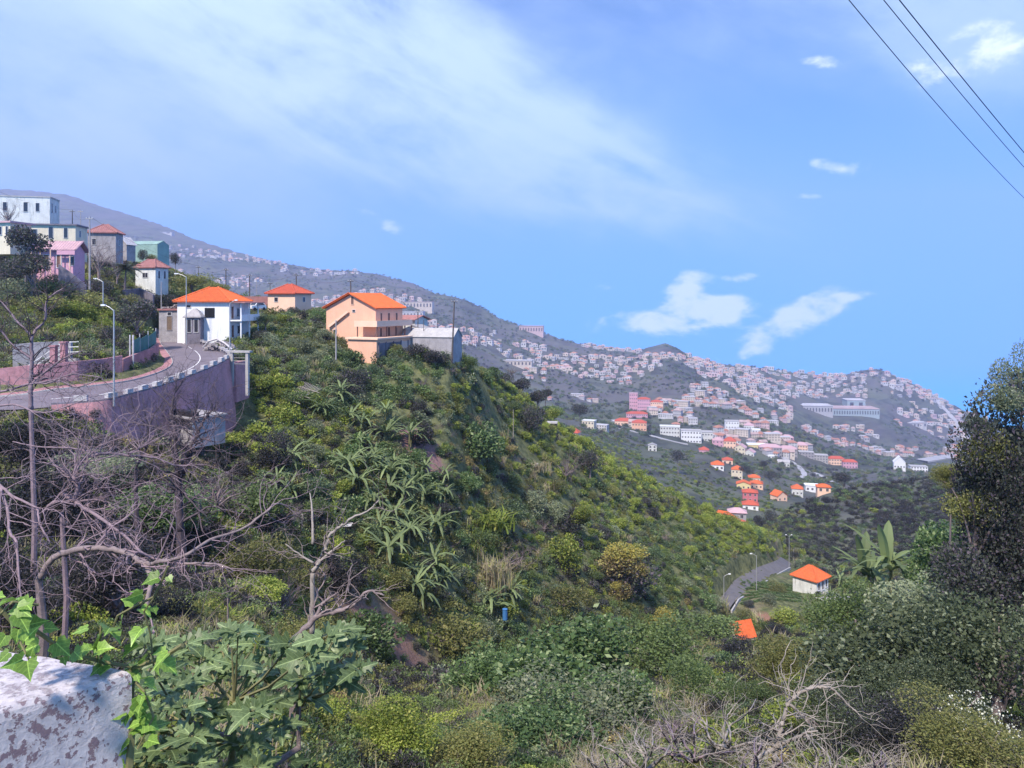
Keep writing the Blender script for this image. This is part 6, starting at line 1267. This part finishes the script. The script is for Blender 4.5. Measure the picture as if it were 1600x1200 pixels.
for k, (bx, by, D_, lab) in enumerate([(1010, 1185, 10.5, 'grey heap of dead branches at the bottom of the thicket'), (1075, 1170, 11, 'densest tangle of dead branches near the dry scrub'), (1130, 1150, 12, 'dead branches leaning towards the bleached snag'), (1180, 1200, 10, 'dead twigs under the bleached snag'), (1290, 1210, 10.5, 'fallen dead sticks beside the corner shrub'), (1370, 1205, 11, 'few dead sticks against the black-green shrub'), (950, 1195, 11, 'sparse dead twigs in the grey-green foliage')]):
    lm = []
    for j in range(8):
        a = rb2.uniform(.3, 2.8); L1 = rb2.uniform(55, 105) * (.7 if k in (3, 5, 6) else 1); q = [(bx + rb2.uniform(-14, 14), by + 20, D_)]
        for i in range(1, 6): a += rb2.gauss(0, .35); q.append((q[-1][0] + math.cos(a) * L1 / 5, q[-1][1] - abs(math.sin(a)) * L1 / 5, D_ + rb2.uniform(-.5, .5)))
        lm.append((q, .02, .006))
    bare_tree(lab, lm, 'barkpink' if k % 2 else 'barkpale', 50 + k, 1, .5, 1, None, 'barkpale', 'dead_branches')
# ---------------------------------------------------------------- whitewashed wall end
wm_, b = new_mat('peeling whitewash'); c = pos(); n1 = noise(c, 26, 8, .72, .3); n2 = noise(c, 38, 5, .7); n3 = noise(c, 2.2, 4, .6)
k = n1 * .55 + n2 * .45; gm = E.nt.nodes.new('ShaderNodeNewGeometry'); sp2 = E.nt.nodes.new('ShaderNodeSeparateXYZ'); E.nt.links.new(gm.outputs['Normal'], sp2.inputs[0]); topf = smooth(E(sp2.outputs[2]), .5, .9)
base_c = mixc(smooth(n2, .3, .7), (.42, .38, .42), (.56, .52, .56)); base_c = mixc(topf * smooth(n1, .42, .62) * .75, base_c, (.27, .24, .27))
pe = smooth(k + (n3 - .5) * .3, .535, .56); setc(b, mixc(pe * (1 - topf * .6), base_c, (.20, .14, .17))); b.inputs['Roughness'].default_value = .92
bp_ = E.nt.nodes.new('ShaderNodeBump'); bp_.inputs['Strength'].default_value = .6; bp_.inputs['Distance'].default_value = .012; E.nt.links.new((n2 * .5 - pe * .9 + n1).s, bp_.inputs['Height']); E.nt.links.new(bp_.outputs[0], b.inputs['Normal'])
C0 = P(204, 1048, 2.4); zt = C0.z; D1 = .0
def onz(px, py): D_ = zt * F / (HZ - py); return P(px, py, D_)
bk = onz(0, 1013); ft = onz(0, 1112)
d1 = (bk - C0); d2 = (ft - C0)
poly = [(C0.x, C0.y), (C0.x + d1.x * 3.2, C0.y + d1.y * 3.2), (C0.x + d2.x * 3.2 + d1.x, C0.y + d2.y * 3.2 + d1.y), (C0.x + d2.x * 3.2, C0.y + d2.y * 3.2)]
ft2 = MB(); rr = random.Random(2)
def rough_prism(mb, poly, z0, z1, seg=.06):
    """wall block with slightly uneven arrises"""
    pts = []
    for i in range(len(poly)):
        a, b_ = Vector((*poly[i], 0)), Vector((*poly[(i + 1) % len(poly)], 0)); n = max(1, int((b_ - a).length / seg))
        for j in range(n): q = a.lerp(b_, j / n); pts.append((q.x + rr.gauss(0, .002), q.y + rr.gauss(0, .002)))
    n = len(pts); cx = sum(p_[0] for p_ in pts) / n; cy = sum(p_[1] for p_ in pts) / n; vs = []
    for lv, (zq, sh) in enumerate(((z0, 0), (z1 - .03, 0), (z1 - .010, .004), (z1, .016))):
        for x, y in pts: L_ = math.hypot(cx - x, cy - y); vs.append((x + (cx - x) / L_ * sh, y + (cy - y) / L_ * sh, zq + rr.gauss(0, .0025) * (lv > 0)))
    fs = [(l * n + i, l * n + (i + 1) % n, (l + 1) * n + (i + 1) % n, (l + 1) * n + i) for l in range(3) for i in range(n)] + [tuple(3 * n + i for i in range(n))]
    mb.add(vs, fs)
# wound anticlockwise as seen from above
area = sum(poly[i][0] * poly[(i + 1) % 4][1] - poly[(i + 1) % 4][0] * poly[i][1] for i in range(4))
rough_prism(ft2, poly if area > 0 else poly[::-1], -2.4, zt)
e = empty('garden_wall', (C0.x - .4, C0.y, -1.95), 0, 'thick whitewashed wall end with peeling stained paint beside the ivy', 'wall')
o = ft2.build('masonry', wm_, e); o.location = -Vector(e.location)
# ---------------------------------------------------------------- ivy
def leaf_outline(pts, mat, name='leaf', fold=.18, cup=.1):
    """pts: half outline from base to tip (x along, y across); mirrored, folded along the midrib"""
    n = len(pts); mid = [(p_[0], 0, 0) for p_ in pts]; vs = []; fs = []
    xs = np.linspace(pts[0][0], pts[-1][0], 5); mids = [(x, 0, -cup * x * x) for x in xs]
    vs += mids
    for s_ in (1, -1):
        b0 = len(vs); vs += [(p_[0], s_ * p_[1], abs(p_[1]) * fold - cup * p_[0] ** 2) for p_ in pts]
        for i in range(n - 1):
            xm = (pts[i][0] + pts[i + 1][0]) / 2; j = int(np.argmin(abs(xs - xm))); f = (j, b0 + i, b0 + i + 1); fs.append(f if s_ < 0 else f[::-1])
            j2 = int(np.argmin(abs(xs - (pts[min(i + 2, n - 1)][0] + pts[i + 1][0]) / 2)))
            if j2 != j: g = (j, b0 + i + 1, j2); fs.append(g if s_ < 0 else g[::-1])
    return mesh_np(name, vs, fs, mat)
IV = [leaf_outline([(0, 0), (-.12, .22), (-.02, .48), (.22, .42), (.38, .52), (.52, .36), (.62, .22), (.85, .08), (1.0, 0)], L['ivy'], fold=f, cup=c) for f, c in ((.2, .15), (.35, .3), (.05, .05))]
FG = [leaf_outline([(0, 0), (-.10, .16), (.02, .42), (.14, .44), (.22, .22), (.38, .26), (.52, .50), (.66, .46), (.62, .20), (.70, .16), (.92, .14), (1.08, .06), (1.12, 0)], L['fig'], fold=f, cup=c) for f, c in ((.15, .2), (.3, .35), (.05, .1), (.4, .15))]
def put_leaf(me, parent, at_, dirv, size, rr, nup=Vector((0, -.5, .8))):
    d = dirv.normalized(); n = (nup + Vector((rr.gauss(0, .45), rr.gauss(0, .45), rr.gauss(0, .35)))); n = (n - d * n.dot(d)).normalized(); s_ = n.cross(d)
    o = link('leaf', me, parent); mt = Matrix((d, s_, n)).transposed().to_4x4(); o.matrix_local = Matrix.Translation(at_) @ mt @ Matrix.Scale(size, 4); return o
rr = random.Random(12)
e = empty('ivy', (C0.x, C0.y + .05, -1.95), 0, 'ivy trailing along and down the whitewashed wall end with fresh leaves', 'ivy'); o0 = Vector(e.location)
stems = [([(-30, 930, 2.2), (0, 950, 2.2), (22, 976, 2.22), (49, 980, 2.25), (82, 1004, 2.3), (120, 1023, 2.34), (160, 1034, 2.4), (206, 1042, 2.42)], .006, 20), ([(206, 1044, 2.42), (230, 1036, 2.4), (255, 1027, 2.38), (285, 1008, 2.35)], .007, 7), ([(206, 1040, 2.43), (204, 1090, 2.42), (206, 1140, 2.4), (202, 1210, 2.38)], .012, 17),
         ([(150, 1034, 2.4), (156, 1005, 2.4), (158, 975, 2.4)], .004, 7), ([(158, 1030, 2.4), (184, 962, 2.4), (215, 945, 2.38), (240, 933, 2.35), (252, 910, 2.33), (262, 885, 2.3)], .004, 9), ([(240, 935, 2.35), (225, 955, 2.36), (235, 990, 2.38), (240, 1040, 2.4)], .003, 5), ([(0, 960, 2.15), (20, 940, 2.15), (60, 945, 2.2)], .004, 8), ([(206, 1060, 2.42), (225, 1080, 2.4), (240, 1120, 2.4), (215, 1170, 2.38)], .004, 12), ([(30, 1000, 2.15), (50, 1040, 2.12)], .003, 5)]
for mk_, r0, nl in stems:
    q = [P(*k) - o0 for k in mk_]; m = MB(); m.tube(q, [r0] * len(q), 5); m.build('stem', M['stem'], e)
    for j in range(nl):
        t = (j + rr.random()) / nl * (len(q) - 1); i = min(int(t), len(q) - 2); p_ = q[i].lerp(q[i + 1], t - i)
        d = Vector((rr.gauss(0, 1), rr.gauss(-.3, .4), rr.gauss(.1, .8))).normalized(); p2 = p_ + d * rr.uniform(.01, .045); m2 = MB()
        put_leaf(IV[rr.randrange(3)], e, p2, (d + Vector((0, 0, -.35))), rr.uniform(.030, .056) * (1.15 if j % 4 else .7), rr)
# ---------------------------------------------------------------- fig
e = empty('fig_bush', (P(365, 1200, 4.6).x, 4.6, 0), 0, 'young fig bush with large lobed leaves beside the wall end', 'shrub'); e.location.z = Hs(e.location.x, 4.6); o0 = Vector(e.location)
tips = [(230, 1010), (262, 1030), (290, 1005), (318, 1030), (345, 1000), (372, 990), (400, 1005), (425, 1022), (455, 1005), (480, 1025), (508, 995), (528, 985), (545, 1010), (560, 1045), (535, 1060), (505, 1052), (470, 1060), (440, 1050), (405, 1055), (370, 1040), (335, 1060), (300, 1055), (270, 1075), (245, 1060), (255, 1110), (290, 1105), (325, 1110), (360, 1120), (395, 1110), (425, 1095), (300, 1150), (340, 1160), (380, 1165), (420, 1150), (265, 1170), (240, 1140), (300, 1195), (350, 1200), (400, 1200), (450, 1190), (440, 1135), (225, 1185), (480, 1090)]
hub = [P(366, 1096, 4.7) - o0, P(364, 1156, 4.7) - o0, P(467, 1095, 4.9) - o0, P(300, 1130, 4.5) - o0]
m = MB(); m.tube([Vector((0, 0, -.2)), hub[1].lerp(Vector((0, 0, 0)), .5), hub[1], hub[0], P(362, 1010, 4.7) - o0], [.03, .024, .016, .010, .003], 6); m.build('stem', M['stem'], e)
m = MB(); m.tube([hub[1], (hub[1] + hub[3]) / 2, hub[3]], [.02, .018, .015], 5); m.tube([Vector((0, 0, .5)), hub[2] + Vector((0, 0, -.3)), hub[2]], [.025, .02, .015], 5); m.build('branch', M['bark'], e)
for (tx, ty) in tips:
    D_ = rr.uniform(4.2, 5.2); t = P(tx, ty, D_) - o0; h0 = min(hub, key=lambda h: (h - t).length + (0 if h.z < t.z else .5)); m = MB(); md = (h0 + t) / 2 + Vector((0, 0, -.04)); m.tube([h0, md, t], [.010, .008, .006], 4); m.build('twig', M['stem'], e)
    nl = rr.randint(6, 9) if ty < 1080 else rr.randint(5, 8)
    for j in range(nl):
        a = j * 2.4 + rr.random(); d = Vector((math.cos(a), math.sin(a) * .8, rr.uniform(-.25, .45))); put_leaf(FG[rr.randrange(4)], e, t + d * .025, d, rr.uniform(.075, .15), rr, Vector((0, -.45, .9)))
